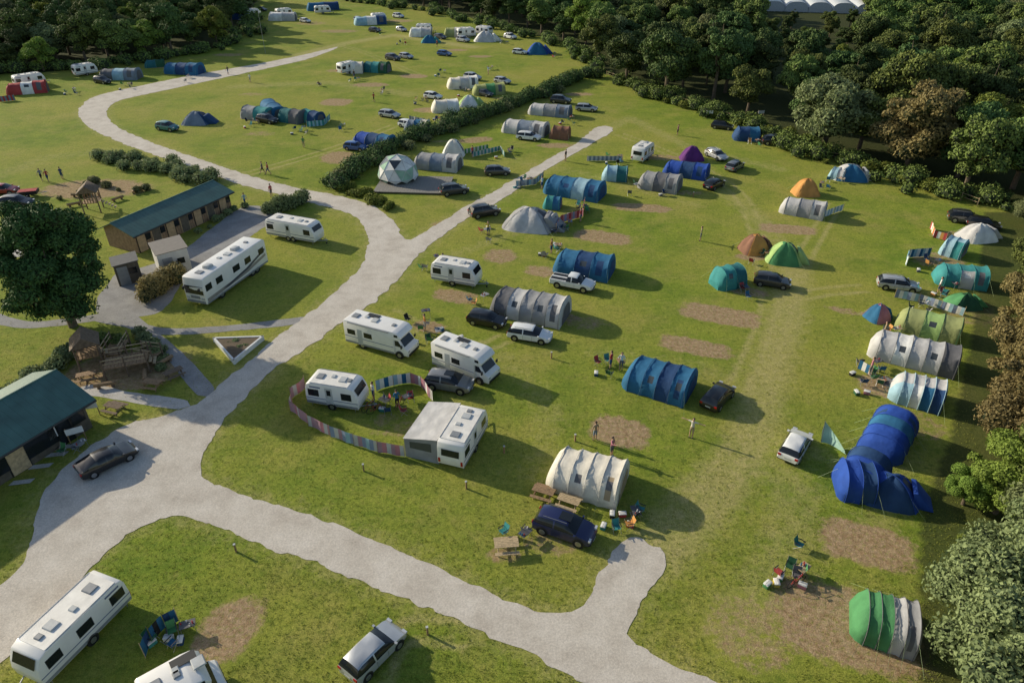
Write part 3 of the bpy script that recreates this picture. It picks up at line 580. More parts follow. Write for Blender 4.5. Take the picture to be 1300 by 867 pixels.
# curved sail windbreak beside the blue tent
mb=MB();a=Vector(G(1042,562)+(0,));b=Vector(G(1074,578)+(0,));s=[];sailm=fab('sail',(.45,.68,.58))
for i in range(13):
    t=i/12;p=a.lerp(b,t)+Vector((0,.35*math.sin(t*math.pi),0));tp_=1.6*(1-t)**.9+.35;s.append([(p.x,p.y,.05),(p.x-.08,p.y+.14,tp_*.5),(p.x-.15,p.y,tp_)])
mb.loft(s,sailm);mb.cyl(s[0][0],s[0][2],.025,.025,STEEL,5);mb.cyl(s[-1][0],s[-1][2],.02,.02,STEEL,5);mb.obj('sail_windbreak')
# ---------------- furniture ----------------
def picnic(u,v,rz,m=WOODL):
    mb=MB()
    for i in range(5):mb.box((0,-.32+i*.16,.74),(1.8,.145,.04),m)
    for sy in(-1,1):
        for k in(-.07,.08):mb.box((0,sy*.72+k,.45),(1.8,.14,.04),m)
    for x in(-.65,.65):
        mb.box((x,0,.68),(.08,.75,.08),m);mb.box((x,0,.39),(.08,1.5,.08),m)
        for sy in(-1,1):mb.cyl((x,sy*.25,.7),(x,sy*.6,0),.05,.05,m,4)
    mb.obj('picnic_table',G(u,v),rz,k=.8)
for a in((722,642,-.45),(690,630,-.4,WOOD),(643,698,.1,WOODL),(147,522,-.3,WOODD),(112,482,.4,WOOD),(195,492,-.2,WOOD),(222,478,.8,WOODD)):picnic(*a)
CHM={}
def chairmesh(c):
    if c in CHM:return CHM[c]
    mb=MB();m=FM(c)
    mb.add([(-.25,-.24,.44),(.25,-.24,.44),(.25,.22,.38),(-.25,.22,.38),(.25,.38,.9),(-.25,.38,.9)],[(0,1,2,3),(3,2,4,5)],m)
    for x in(-.27,.27):
        mb.cyl((x,-.27,0),(x,.3,.62),.014,.014,STEEL,4);mb.cyl((x,.25,0),(x,-.25,.6),.014,.014,STEEL,4);mb.cyl((x,.2,.3),(x,.4,.95),.014,.014,STEEL,4);mb.box((x,0,.62),(.06,.5,.03),TRIM)
    CHM[c]=mb.mesh('camp_chair');return CHM[c]
TT=[WOOD,mat('table_top_grey',(.3,.3,.3),.5),WOODL,mat('table_top_dark',(.08,.08,.09),.5)]
def table(u,v,rz):
    mb=MB();mb.box((0,0,.68),(.95,.6,.04),random.choice(TT))
    for x in(-.43,.43):
        for y in(-.26,.26):mb.cyl((x,y,0),(x*.9,y*.9,.68),.015,.015,STEEL,4)
    for i in range(5):
        x=random.uniform(-.38,.38);y=random.uniform(-.22,.22);mb.cyl((x,y,.7),(x,y,.7+random.uniform(.08,.25)),.05,.04,random.choice([FM('white'),FM('red'),FM('blue'),STEEL]),7)
    mb.obj('camping_table',G(u,v),rz,k=.85)
def cool(u,v,c,rz=0):
    mb=MB();mb.extr([(-.3,0),(.3,0),(.32,.34),(-.32,.34)],-.2,.2,FM(c),.03);mb.extr([(-.33,.34),(.33,.34),(.31,.42),(-.31,.42)],-.21,.21,FM('white'),.02);mb.tube([(-.32,0,.3),(-.32,0,.5),(.32,0,.5),(.32,0,.3)],.015,STEEL);mb.obj('cool_box',G(u,v),rz,k=.75)
cc=['blue','green','red','dgrey','dblue','black','teal','grey','dgreen','orange']
for (u,v,n) in [(790,662,4),(650,690,2),(775,470,3),(1000,735,4),(1100,470,3),(1106,494,4),(545,430,3),(530,405,2),(475,520,2),(505,515,3),(935,374,2),(965,330,2),(1035,240,2),(715,290,5),(700,320,4),(735,270,3),(610,300,2),(665,235,4),(800,242,2),(850,245,3),(780,205,3),(640,198,3),(720,155,3),(655,128,3),(1180,340,3),(1200,370,3),(1165,395,3),(1125,428,2),(560,150,4),(535,130,4),(600,150,3),(380,168,3),(320,160,3),(430,165,2),(480,120,2),(160,112,3),(235,102,2),(90,118,3),(450,105,2),(620,90,2),(700,72,2),(510,55,3),(640,58,2),(480,42,2),(955,185,2),(1060,235,2),(222,808,3),(1090,620,1),(545,335,2),(605,385,2),(20,285,4),(60,560,2),(90,575,2),(1015,700,1),(590,120,3),(560,95,3),(400,112,2)]:
    for i in range(n):
        uu=u+random.uniform(-1,1)*.9*(v+141)*.0255*1.3;vv=v+random.uniform(-1,1)*(v+141)*.0255*.7
        put(chairmesh(random.choice(cc)),'camp_chair',G(uu,vv),random.uniform(0,6.28),sc_=.88)
    if n>=2:table(u+(v+141)*.02,v-(v+141)*.008,random.uniform(0,3))
    if n>=3:cool(u-(v+141)*.03,v+(v+141)*.01,random.choice(cc),random.uniform(0,3))
for (u,v,c) in [(990,735,'green'),(1010,725,'lgreen'),(1018,745,'pink'),(985,742,'yellow'),(790,655,'red'),(800,668,'red'),(777,655,'black'),(1100,500,'pink'),(560,420,'blue'),(585,430,'orange'),(690,325,'red'),(703,312,'pink'),(620,290,'yellow'),(705,315,'green'),(230,815,'dblue'),(215,812,'white')]:cool(u,v,c,random.random()*3)
def bike(u,v,rz):
    mb=MB()
    for x in(-.5,.5):
        pts=[(x+.33*math.cos(a),0,.34+.33*math.sin(a)) for a in np.linspace(0,2*math.pi,17)];mb.tube(pts,.02,TYRE,5)
    for a,b in(((-.5,.34),(-.1,.34)),((-.1,.34),(-.25,.85)),((-.22,.75),(.38,.8)),((-.1,.34),(.38,.75)),((.5,.34),(.36,.95)),((-.5,.34),(-.22,.75))):mb.cyl((a[0],0,a[1]),(b[0],0,b[1]),.02,.02,FM('red'),5)
    mb.box((-.26,0,.88),(.25,.12,.05),TRIM);mb.cyl((.36,-.28,.97),(.36,.28,.97),.015,.015,TRIM,5);mb.obj('bicycle',G(u,v),rz,k=.9)
bike(478,524,.4);bike(470,520,.8);bike(508,516,1.2);bike(1010,742,.5)
# ---------------- people ----------------
PS={}
def person_mesh(pose,top,leg):
    key=(pose,top,leg)
    if key in PS:return PS[key]
    J={'pel':(0,0,.93,.145),'wai':(0,0,1.1,.125),'che':(0,0,1.32,.15),'nec':(0,0,1.48,.055),'hea':(0,.01,1.58,.06)}
    E=[('pel','wai'),('wai','che'),('che','nec'),('nec','hea')]
    for s,k in((-1,'l'),(1,'r')):
        st_=0
        if pose=='walk':st_=.22*s
        if pose=='arms':el=(s*.45,0,1.42,.042);wr=(s*.7,.02,1.45,.03);hd=(1*s,0,.02)
        elif pose=='reach' and s>0:el=(.3,.2,1.35,.042);wr=(.3,.42,1.45,.03);hd=(0,1,.2)
        else:el=(s*.25,-st_*.6,1.13,.042);wr=(s*.27,.07-st_*1.1,.89,.03);hd=(0,.15,-1)
        J['sh'+k]=(s*.17,0,1.42,.06);J['el'+k]=el;J['wr'+k]=wr
        E+=[('che','sh'+k),('sh'+k,'el'+k),('el'+k,'wr'+k)]
        h=Vector(hd).normalized();w=Vector(wr[:3]);side=Vector((0,1,0)) if abs(h.y)<.5 else Vector((1,0,0))
        J['pa'+k]=tuple(w+h*.07)+(.028,);E.append(('wr'+k,'pa'+k))
        for f in range(4):
            L=(.075,.085,.08,.062)[f];o=side*(-.03+.02*f);p=w+h*.1+o;J['f%d'%f+k]=tuple(p+h*L*.5)+(.009,);J['g%d'%f+k]=tuple(p+h*L+side.cross(h)*.015)+(.007,);E+=[('pa'+k,'f%d'%f+k),('f%d'%f+k,'g%d'%f+k)]
        J['t'+k]=tuple(w+h*.06-side*.05)+(.01,);J['u'+k]=tuple(w+h*.1-side*.06)+(.008,);E+=[('pa'+k,'t'+k),('t'+k,'u'+k)]
        J['hi'+k]=(s*.09,0,.87,.095);J['kn'+k]=(s*.1,st_*.8+.02,.5,.062);J['an'+k]=(s*.1,st_*1.6-(.0),.09,.042);J['to'+k]=(s*.12,st_*1.6+.16,.035,.035)
        E+=[('pel','hi'+k),('hi'+k,'kn'+k),('kn'+k,'an'+k),('an'+k,'to'+k)]
    ks=list(J);me=bpy.data.meshes.new('t');me.from_pydata([J[k][:3] for k in ks],[(ks.index(a),ks.index(b)) for a,b in E],[])
    o=bpy.data.objects.new('t',me);COL.objects.link(o);m=o.modifiers.new('s','SKIN')
    for i,k in enumerate(ks):
        r=J[k][3];me.skin_vertices[0].data[i].radius=(r,r*(.75 if k in('che','wai','pel') else 1))
    me.skin_vertices[0].data[0].use_root=True
    sb=o.modifiers.new('b','SUBSURF');sb.levels=1;sb.render_levels=1
    dg=bpy.context.evaluated_depsgraph_get();ev=o.evaluated_get(dg);em=ev.to_mesh()
    SK=mat('skin',(.5,.3,.2),.5);HR=mat('hair',(.06,.035,.02),.8);SH=mat('shoes',(.03,.03,.03),.7);T=fab('top_'+top,FC[top]);Lg=fab('leg_'+leg,FC[leg])
    mb=MB();V=[v.co.copy() for v in em.vertices];fs=[];ms=[]
    for p in em.polygons:
        c=p.center;fs.append(list(p.vertices))
        if c.z<.1:mm=SH
        elif c.z<.48:mm=SK
        elif abs(c.x)>.36 or (abs(c.x)>.215 and c.z<1.15) or c.z>1.47:mm=SK
        elif c.z<.98:mm=Lg
        else:mm=T
        ms.append(mm)
    mb.add(V,fs,ms,True);ev.to_mesh_clear();bpy.data.objects.remove(o)
    def ell(c,r,m,z0=-1,n=10):
        vs=[];f=[]
        for i in range(n+1):
            ph=-math.pi/2+math.pi*i/n
            for j in range(12):
                a=2*math.pi*j/12;vs.append((c[0]+r[0]*math.cos(ph)*math.cos(a),c[1]+r[1]*math.cos(ph)*math.sin(a),c[2]+r[2]*max(z0,math.sin(ph))))
        for i in range(n):
            for j in range(12):f.append((i*12+j,i*12+(j+1)%12,(i+1)*12+(j+1)%12,(i+1)*12+j))
        mb.add(vs,f,m,True)
    ell((0,.015,1.63),(.078,.098,.118),SK);ell((0,-.012,1.665),(.09,.1,.1),HR,-.35);ell((0,.118,1.61),(.014,.02,.022),SK,n=4)
    for s in(-1,1):ell((s*.032,.1,1.635),(.012,.012,.009),TRIM,n=4);ell((s*.082,.01,1.625),(.012,.02,.03),SK,n=4)
    ell((0,.1,1.57),(.026,.012,.006),mat('lips',(.35,.12,.1),.5),n=4)
    PS[key]=mb.mesh('person',80);return PS[key]
for (u,v,po,t,l,rz) in [(877,555,'arms','cream','tan',2.6),(775,468,'stand','red','dblue',1),(755,559,'stand','tan','bgrey',.5),(776,579,'reach','pink','dgrey',4),(889,306,'arms','olive','dgrey',1.2),(334,221,'walk','dgrey','black',2),(341,222,'walk','red','dblue',2),(386,188,'stand','green','tan',0),
 (620,299,'reach','yellow','dblue',3),(563,341,'stand','lblue','dgrey',1),(54,230,'walk','bgrey','black',1),(62,231,'walk','red','dblue',1),(80,228,'stand','dblue','dblue',0),(505,518,'stand','blue','black',.5),(475,508,'stand','white','dblue',2.2),(788,470,'reach','white','dgrey',3),
 (1120,430,'stand','tan','dgrey',1),(1103,476,'stand','pink','dgrey',1),(450,100,'stand','black','dblue',1),(475,130,'walk','red','black',1),(620,95,'stand','lblue','tan',2),(600,200,'stand','red','dblue',1),(700,322,'stand','orange','dblue',1),(737,282,'stand','red','dgrey',1),(688,240,'stand','white','dblue',1),
 (312,262,'walk','lblue','dblue',1),(345,250,'stand','red','dgrey',1),(75,565,'stand','pink','dblue',0),(88,560,'stand','white','dgrey',1),(30,595,'stand','cream','blue',0),(718,205,'stand','black','tan',1),(860,172,'stand','pink','black',1),(555,60,'stand','red','black',1),(290,95,'walk','black','bgrey',1),(318,105,'walk','white','bgrey',1),(645,133,'stand','red','dblue',1),(1190,372,'stand','white','dblue',1),(540,420,'stand','orange','bgrey',2)]:
    put(person_mesh(po,t,l),'person',G(u,v),rz)
# ---------------- buildings ----------------
GRF=mat('green_metal_roof',(.06,.14,.12),.5,.0,.18,.8,bump=.1);SIGN=mat('sign_white',(.7,.7,.68),.5)
WALLB=mat('timber_cladding',(.3,.19,.11),.8,0,.25,3,bump=.2);DOORB=mat('stable_door',(.44,.3,.17),.7,0,.2,3);DKW=mat('dark_cladding',(.12,.1,.075),.8,0,.25,3,bump=.3);GREYW=mat('grey_panel',(.55,.55,.53),.6,0,.12,1)
def building(name,A,B,D,hw,hr,wall,ridge,ov=.4,back=None,features=()):
    ax,ay=A;bx,by=B;L=math.hypot(bx-ax,by-ay);rz=math.atan2(by-ay,bx-ax);e=empty(name,A,rz)
    hb=back or hw
    mb=MB();prof=[(0,0),(0,hw),(ridge,hr-.06),(D,hb),(D,0)]
    vs=[(x,y,z) for x in(0,L) for y,z in prof];fs=[(0,1,2,3,4),(9,8,7,6,5)]+[(i,5+i,5+(i+1)%5,(i+1)%5) for i in range(5)]
    mb.add(vs,fs,wall)
    for i in range(int(L/.3)):mb.box((i*.3+.15,-.008,hw/2),(.025,.014,hw-.02),DKW)
    mb.obj('walls',(0,0),0,e)
    mb=MB();t=.09
    def slab(y0,z0,y1,z1):
        vs=[(x,y,z+dz) for x in(-ov,L+ov) for y,z in((y0,z0),(y1,z1)) for dz in(0,t)]
        mb.add(vs,[(0,1,3,2),(4,6,7,5),(1,5,7,3),(0,2,6,4),(0,4,5,1),(2,3,7,6)],GRF)
    s1=(hr-hw)/ridge;slab(-ov,hw-ov*s1,ridge,hr)
    if ridge<D-.01:
        s2=(hr-hb)/(D-ridge);slab(ridge+.003,hr,D+ov,hb-ov*s2)
        mb.cyl((-ov,ridge,hr+t),(L+ov,ridge,hr+t),.07,.07,GRF,6)
    n=int((L+2*ov)/.5)
    for i in range(n+1):
        x=-ov+(L+2*ov)*i/n;mb.cyl((x,-ov,hw-ov*s1+t),(x,ridge,hr+t),.022,.022,GRF,4,caps=False)
    mb.cyl((-ov,-ov-.06,hw-ov*s1),(L+ov,-ov-.06,hw-ov*s1),.07,.07,TRIM,6);mb.obj('roof',(0,0),0,e)
    for k,(nm,x,w,z0,z1,m) in enumerate(features):
        mb=MB();x=x*L
        mb.box((x,-.02,(z0+z1)/2),(w+.16,.06,z1-z0+.12),TRIM if m is not DKW else WOODL);mb.box((x,-.045,(z0+z1)/2),(w,.08,z1-z0),m);mb.obj(nm,(0,0),0,e)
    return e
fe=[]
for i in range(7):
    fe.append(('door',(i+.35)/7,1.0,.05,1.95,DKW if i%2 else DOORB));fe.append(('window',(i+.8)/7,.55,1.1,1.7,GLASS))
building('stable_block',G(177,322),G(295,266),4.6,2.25,3.1,WALLB,2.6,.45,2.2,fe)
fe=[('window',.93,.9,1.0,1.9,GLASS),('door',.82,1.0,.05,2.05,GLASS),('shop_window',.66,2.2,.6,2.0,GLASS),('door',.5,1.2,.05,2.05,WOODL),('shop_window',.35,2.0,.7,2.0,GLASS),('window',.15,1.2,1.0,1.9,GLASS),('notice_board',.75,.7,1.0,1.8,SIGN)]
building('campsite_shop',G(-75,664),G(118,542),6.0,2.5,3.7,DKW,3.0,.6,2.5,fe)
def shed(name,u,v,L,D,H_,rz,m,rm):
    e=empty(name,G(u,v),rz);mb=MB();mb.extr([(0,0),(L,0),(L,H_-.02),(0,H_-.12)],0,D,m,.02,1);mb.obj('walls',(0,0),0,e)
    mb=MB();mb.add([(-.12,-.12,H_-.1),(L+.12,-.12,H_+.0),(L+.12,D+.12,H_),(-.12,D+.12,H_-.1),(-.12,-.12,H_-.04),(L+.12,-.12,H_+.08),(L+.12,D+.12,H_+.08),(-.12,D+.12,H_-.04)],[(3,2,1,0),(4,5,6,7),(0,1,5,4),(1,2,6,5),(2,3,7,6),(3,0,4,7)],rm);mb.obj('roof',(0,0),0,e)
    mb=MB();mb.box((L*.3,-.03,1.0),(.95,.05,1.95),GELG);mb.obj('door',(0,0),0,e);mb=MB();mb.box((L*.72,-.03,1.4),(.7,.05,.6),GLASS);mb.obj('window',(0,0),0,e)
shed('portable_cabin',207,353,2.9,3.4,2.6,.6,GREYW,mat('cabin_roof',(.18,.16,.14),.7))
shed('timber_shed',152,364,2.2,2.2,2.3,.55,DKW,mat('felt_roof',(.12,.12,.12),.9))
mb=MB();tp=[Vector(G(*p)+(0,)) for p in((273,434),(334,432),(298,462))]
for i in range(3):
    a,b=tp[i],tp[(i+1)%3];d=(b-a);mb.box(tuple((a+b)/2+Vector((0,0,.22))),(d.length+.2,.16,.44),SIGN,rz=math.atan2(d.y,d.x))
mb.add([tuple(p+Vector((0,0,.38))) for p in tp],[(0,1,2)],mat('soil',(.12,.085,.05),.9));mb.obj('raised_planter',(0,0))
def tower(u,v,rz,h=2.6,w=1.8,nm='play_tower'):
    mb=MB()
    for x in(-1,1):
        for y in(-1,1):mb.cyl((x*w/2,y*w/2,0),(x*w/2,y*w/2,h),.08,.07,WOODD,7)
    mb.box((0,0,h*.5),(w,w,.08),WOOD)
    for y in(-1,1):
        for i in range(6):mb.box((-w/2+w*(i+.5)/6,y*w/2,h*.5+.35),(.12,.04,.6),WOOD)
    mb.extr([(-w*.65,h),(w*.65,h),(0,h+.9)],-w*.65,w*.65,WOODD,.02,1)
    for i in range(6):mb.box((w/2+.12+.28*i,0,h*.5-.2*i),(.22,.8,.05),WOODL)
    mb.obj(nm,G(u,v),rz)
tower(120,268,.3);tower(118,462,.5,2.2,1.7)
def frame(u,v,rz,w=3.2,d_=1.8,h=1.0):
    mb=MB()
    for i in range(12):mb.box((-w/2+w*(i+.5)/12,0,h),(w/12-.03,d_,.06),WOOD)
    for x in(-w/2,0,w/2):
        for y in(-d_/2,d_/2):mb.cyl((x,y,0),(x,y,h+.9),.07,.06,WOODD,7)
    for y in(-d_/2,d_/2):
        mb.cyl((-w/2,y,h+.8),(w/2,y,h+.8),.04,.04,WOODL,6);mb.cyl((-w/2,y,h+.45),(w/2,y,h+.45),.03,.03,WOODL,6)
    for i in range(4):mb.box((w/2+.15+.25*i,0,h-.22*(i+1)),(.24,d_*.6,.05),WOODL)
    mb.obj('timber_climbing_frame',G(u,v),rz)
frame(165,470,.35);frame(150,450,1.7,2.4,1.4,.7);frame(190,456,-.2,1.8,1.2,.5)
def logbench(u,v,rz):
    mb=MB();mb.cyl((-.8,0,.35),(.8,0,.35),.16,.15,WOOD,8);mb.cyl((-.5,0,0),(-.5,0,.25),.14,.13,WOODD,8);mb.cyl((.5,0,0),(.5,0,.25),.14,.13,WOODD,8);mb.obj('log_bench',G(u,v),rz)
for a in((135,492,.3),(210,462,1.1),(185,480,2.),(100,250,.2),(150,255,1),(170,245,2),(95,262,.6)):logbench(*a)
mb=MB();mb.cyl((0,0,0),(0,0,9.5),.06,.035,STEEL,8);mb.cyl((0,0,9.5),(0,0,9.6),.09,.09,STEEL,8);mb.box((.35,0,9.1),(.6,.02,.4),FM('white'));mb.obj('flagpole',G(337,68))
for u,v,rz in((965,150,.2),(900,150,0),(118,528,.3),(100,560,.5)):
    mb=MB();mb.cyl((-.5,0,0),(-.5,0,1.3),.04,.04,WOOD,6);mb.cyl((.5,0,0),(.5,0,1.3),.04,.04,WOOD,6);mb.box((0,-.06,1.0),(1.1,.04,.5),SIGN);mb.obj('notice_sign',G(u,v),rz)
for u,v in((543,805),(640,575),(462,598),(730,560),(700,455),(592,620),(880,250),(300,700)):
    mb=MB();mb.box((0,0,.3),(.1,.1,.6),WOOD);mb.box((0,0,.63),(.13,.13,.05),PLY);mb.obj('hookup_post',G(u,v),.3)
def fence(pix,h=1.1):
    pts=[np.array(G(*p)) for p in pix];mb=MB()
    for a,b in zip(pts[:-1],pts[1:]):
        L=np.linalg.norm(b-a);n=max(1,int(L/2.2))
        for i in range(n+1):
            p=a+(b-a)*i/n;mb.cyl((p[0],p[1],0),(p[0],p[1],h),.05,.05,WOODL,5)
        for z in(.5,.95):mb.cyl((a[0],a[1],z),(b[0],b[1],z),.025,.025,WOODL,4)
    mb.obj('post_and_rail_fence',(0,0))
fence([(770,97),(870,133),(985,172),(1000,190),(1090,210),(1180,240),(1240,262)])
mb=MB();pm=mat('polythene',(.55,.56,.56),.4)
for i in range(5):
    secs=[arch(7,3,x) for x in(-30,-15,0,15,30)];o=[[(p[0],p[1]+i*7.1-14,p[2]) for p in s] for s in secs];mb.loft(o,pm,True,(pm,pm))
mb.obj('polytunnels',G(1026,1),1.35)
# ---------------- vegetation ----------------
def leafmat(name,c0,c1,tr=0,hj=.05):
    m,nt,b=newmat(name);N=nt.nodes.new;L=nt.links.new
    g=N('ShaderNodeNewGeometry');oi=N('ShaderNodeObjectInfo');r=N('ShaderNodeValToRGB');e=r.color_ramp.elements;e[0].position=0;e[0].color=c0+(1,);e[1].position=1;e[1].color=c1+(1,)
    nz=N('ShaderNodeTexNoise');nz.inputs['Scale'].default_value=.35;tc=N('ShaderNodeTexCoord');L(tc.outputs['Object'],nz.inputs['Vector'])
    a=N('ShaderNodeMath');a.operation='MULTIPLY_ADD';L(g.outputs['Random Per Island'],a.inputs[0]);a.inputs[1].default_value=.5;
    s=N('ShaderNodeMath');s.operation='MULTIPLY_ADD';L(nz.outputs['Fac'],s.inputs[0]);s.inputs[1].default_value=1.0;s.inputs[2].default_value=-.25;L(s.outputs[0],a.inputs[2]);L(a.outputs[0],r.inputs['Fac'])
    hs=N('ShaderNodeHueSaturation');L(r.outputs[0],hs.inputs['Color'])
    x=N('ShaderNodeMath');x.operation='MULTIPLY_ADD';L(oi.outputs['Random'],x.inputs[0]);x.inputs[1].default_value=hj;x.inputs[2].default_value=.5-hj*.6;L(x.outputs[0],hs.inputs['Hue'])
    y=N('ShaderNodeMath');y.operation='MULTIPLY_ADD';L(oi.outputs['Random'],y.inputs[0]);y.inputs[1].default_value=.6;y.inputs[2].default_value=.75;L(y.outputs[0],hs.inputs['Value'])
    L(hs.outputs[0],b.inputs['Base Color']);b.inputs['Roughness'].default_value=.7;b.inputs['Specular IOR Level'].default_value=.15
    if tr:
        t=N('ShaderNodeBsdfTranslucent');L(hs.outputs[0],t.inputs['Color']);mx=N('ShaderNodeMixShader');mx.inputs[0].default_value=tr;L(b.outputs[0],mx.inputs[1]);L(t.outputs[0],mx.inputs[2]);L(mx.outputs[0],nt.nodes['Material Output'].inputs['Surface'])
    return m
BARK=mat('bark',(.14,.105,.07),.9,0,.3,4,bump=.4)
LG=leafmat('leaf_green',(.06,.095,.022),(.2,.26,.065));LD=leafmat('leaf_dark',(.04,.07,.022),(.12,.175,.05));LB=leafmat('leaf_brown',(.13,.105,.04),(.32,.26,.11),.2,.015);LO=leafmat('leaf_olive',(.1,.125,.05),(.27,.31,.14),.2);LP=leafmat('leaf_pine',(.022,.05,.016),(.085,.14,.04));LY=leafmat('leaf_bright',(.1,.15,.025),(.26,.33,.065),.2)
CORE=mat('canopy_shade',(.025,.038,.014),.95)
def cloud(clumps,n,size):
    c=np.array(clumps);w=(c[:,3]*c[:,4]+c[:,3]*c[:,5]);w/=w.sum();k=rng.choice(len(c),n,p=w)
    d=rng.normal(size=(n,3));d/=np.linalg.norm(d,axis=1)[:,None];d[:,2]=np.where(d[:,2]<-.4,-d[:,2],d[:,2])
    rr=(.72+.4*rng.random(n)**1.2)[:,None];p=c[k,:3]+d*c[k,3:6]*rr
    nn=d*.8+rng.normal(size=(n,3))*.5;nn/=np.linalg.norm(nn,axis=1)[:,None]
    t=np.cross(nn,rng.normal(size=(n,3)));t/=np.linalg.norm(t,axis=1)[:,None];b=np.cross(nn,t)
    s=size*(.5+.8*rng.random(n))[:,None]
    V=np.stack([p-t*s,p-b*s*.55,p+t*s,p+b*s*.55],1).reshape(-1,3);return V,np.arange(4*n).reshape(n,4)
def vegmesh(name,clumps,n,size,lm,trunk=None,core=.78):
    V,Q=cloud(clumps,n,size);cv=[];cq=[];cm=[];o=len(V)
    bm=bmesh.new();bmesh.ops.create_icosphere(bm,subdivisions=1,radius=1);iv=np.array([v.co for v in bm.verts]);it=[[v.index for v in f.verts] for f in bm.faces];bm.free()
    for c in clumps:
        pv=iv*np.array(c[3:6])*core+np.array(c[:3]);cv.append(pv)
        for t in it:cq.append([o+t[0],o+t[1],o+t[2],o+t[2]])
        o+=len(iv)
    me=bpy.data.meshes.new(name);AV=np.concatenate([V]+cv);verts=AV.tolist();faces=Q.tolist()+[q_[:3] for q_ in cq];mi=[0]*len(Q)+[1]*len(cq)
    if trunk:
        mb=MB();h,r=trunk;mb.cyl((0,0,0),(.1,.05,h*.5),r,r*.7,BARK,8);mb.cyl((.1,.05,h*.5),(0,.1,h*.85),r*.7,r*.3,BARK,7)
        for i in range(7):
            c=clumps[rng.integers(len(clumps))];mb.cyl((.08,.05,h*(.3+.08*i)),tuple(c[:3]),r*.35,r*.1,BARK,5)
        o=len(verts);verts+=[list(v) for v in mb.v];faces+=[[o+k for k in f] for f in mb.f];mi+=[2]*len(mb.f)
    me.from_pydata(verts,[],faces)
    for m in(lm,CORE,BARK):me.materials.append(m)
    me.polygons.foreach_set('material_index',mi);me.update();return me
def crown(R_,H_,base,n,conic=0,rad=.36):
    out=[];hh=(H_-base)/2;cz=base+hh
    while len(out)<n:
        d=rng.normal(size=3);d/=np.linalg.norm(d);r=rng.random()**.4*.8
        z=d[2]*r;f=1-conic*(z*.5+.5);x,y=d[0]*r*R_*f,d[1]*r*R_*f
        s=R_*rad*(.45+.75*rng.random())*(1-.4*conic*(z*.5+.5));out.append((x,y,cz+z*hh*1.05,s,s,s*.8))
    return out
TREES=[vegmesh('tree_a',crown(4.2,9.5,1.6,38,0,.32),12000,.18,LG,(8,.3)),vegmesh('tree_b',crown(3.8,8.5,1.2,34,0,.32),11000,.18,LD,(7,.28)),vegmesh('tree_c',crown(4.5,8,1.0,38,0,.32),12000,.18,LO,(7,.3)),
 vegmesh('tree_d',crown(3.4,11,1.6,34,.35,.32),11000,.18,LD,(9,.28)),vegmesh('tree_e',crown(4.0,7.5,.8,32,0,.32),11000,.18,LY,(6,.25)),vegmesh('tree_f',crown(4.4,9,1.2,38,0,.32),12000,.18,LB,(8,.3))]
wood=empty('woodland')
def spread(poly,dmin,tries):
    P_=np.array(poly);lo,hi=P_.min(0),P_.max(0);pts=[];grid={}
    X_=rng.uniform(lo[0],hi[0],tries);Y_=rng.uniform(lo[1],hi[1],tries);ok=inpoly(X_,Y_,poly)
    for x,y in zip(X_[ok],Y_[ok]):
        k=(int(x//dmin),int(y//dmin))
        if any((x-a)**2+(y-b)**2<dmin*dmin for i in(-1,0,1) for j in(-1,0,1) for a,b in grid.get((k[0]+i,k[1]+j),[])):continue
        grid.setdefault(k,[]).append((x,y));pts.append((x,y))
    return pts
def projv(x,y,z=0):
    de=y*ct+(CAMH-z)*st;return 650+x/de*F,433.5+F*(-y*st+(CAMH-z)*ct)/de
def addtree(k,loc,s,name='tree',par=None,sz=None):
    return put(TREES[k],name,loc,random.uniform(0,6.28),par,sc_=(s,s,s*(sz or random.uniform(.85,1.15))))
BIG=[(845,122,1,1.5),(795,105,1,1.3),(905,128,3,1.3),(1150,214,5,1.4),(1045,190,2,1.4),(1090,190,0,1.1),(1215,225,1,1.1),(960,120,1,1.2),(760,80,0,1.1),(715,52,1,1.0),(1250,200,4,1.3),(1285,240,0,1.2)]
bl=[G(a,b) for a,b,_,_ in BIG]
for (u,v,k,s) in BIG:addtree(k,G(u,v),s,'tree',wood)
for poly in(WL,WR):
    for x,y in spread(poly,5.8,9000):
        if min((x-a)**2+(y-b)**2 for a,b in bl)<30:continue
        u,v=projv(x,y)
        if v<-16 or u>1520 or u<-250:continue
        s=random.uniform(.7,1.35)
        if 955<u<1090 and v<100:
            s=random.uniform(.45,.65)
            if v<34:continue
        k=random.choice([0,0,0,0,1,1,3,3,1,2,4] if poly is WR else [0,1,0,3,0,2,4])
        addtree(k,(x,y),s,'tree',wood)
def bushes(name,pix,n,r0,r1,lm,leaves,size=.16,spread_=1.0,hz=.8):
    pts=[np.array(G(*p)) for p in pix];segl=[np.linalg.norm(b-a) for a,b in zip(pts[:-1],pts[1:])];tot=sum(segl);cl=[]
    for i in range(n):
        t=(i+rng.random())/n*tot;k=0
        while k<len(segl)-1 and t>segl[k]:t-=segl[k];k+=1
        p=pts[k]+(pts[k+1]-pts[k])*min(1,t/segl[k])+rng.normal(size=2)*spread_*.5;r=rng.uniform(r0,r1);cl.append((p[0],p[1],r*hz*.6,r,r,r*hz))
    me=vegmesh(name,cl,leaves,size,lm);return put(me,name)
bushes('hedge',[(770,98),(870,134),(985,172),(1000,190),(1090,210),(1180,242),(1300,266)],120,.6,1.9,LG,26000,.17,2.6)
bushes('hedge',[(800,110),(900,142),(985,172),(1050,204),(1180,242)],26,.5,1.3,LY,7000,.17,3)
bushes('hedge',[(-40,98),(130,86),(210,74),(270,64),(316,44),(322,20)],80,.9,2.2,LG,14000,.2,3)
bushes('hedge',[(440,2),(545,14),(640,38),(722,60),(765,92)],70,.9,2.0,LG,14000,.2,3)
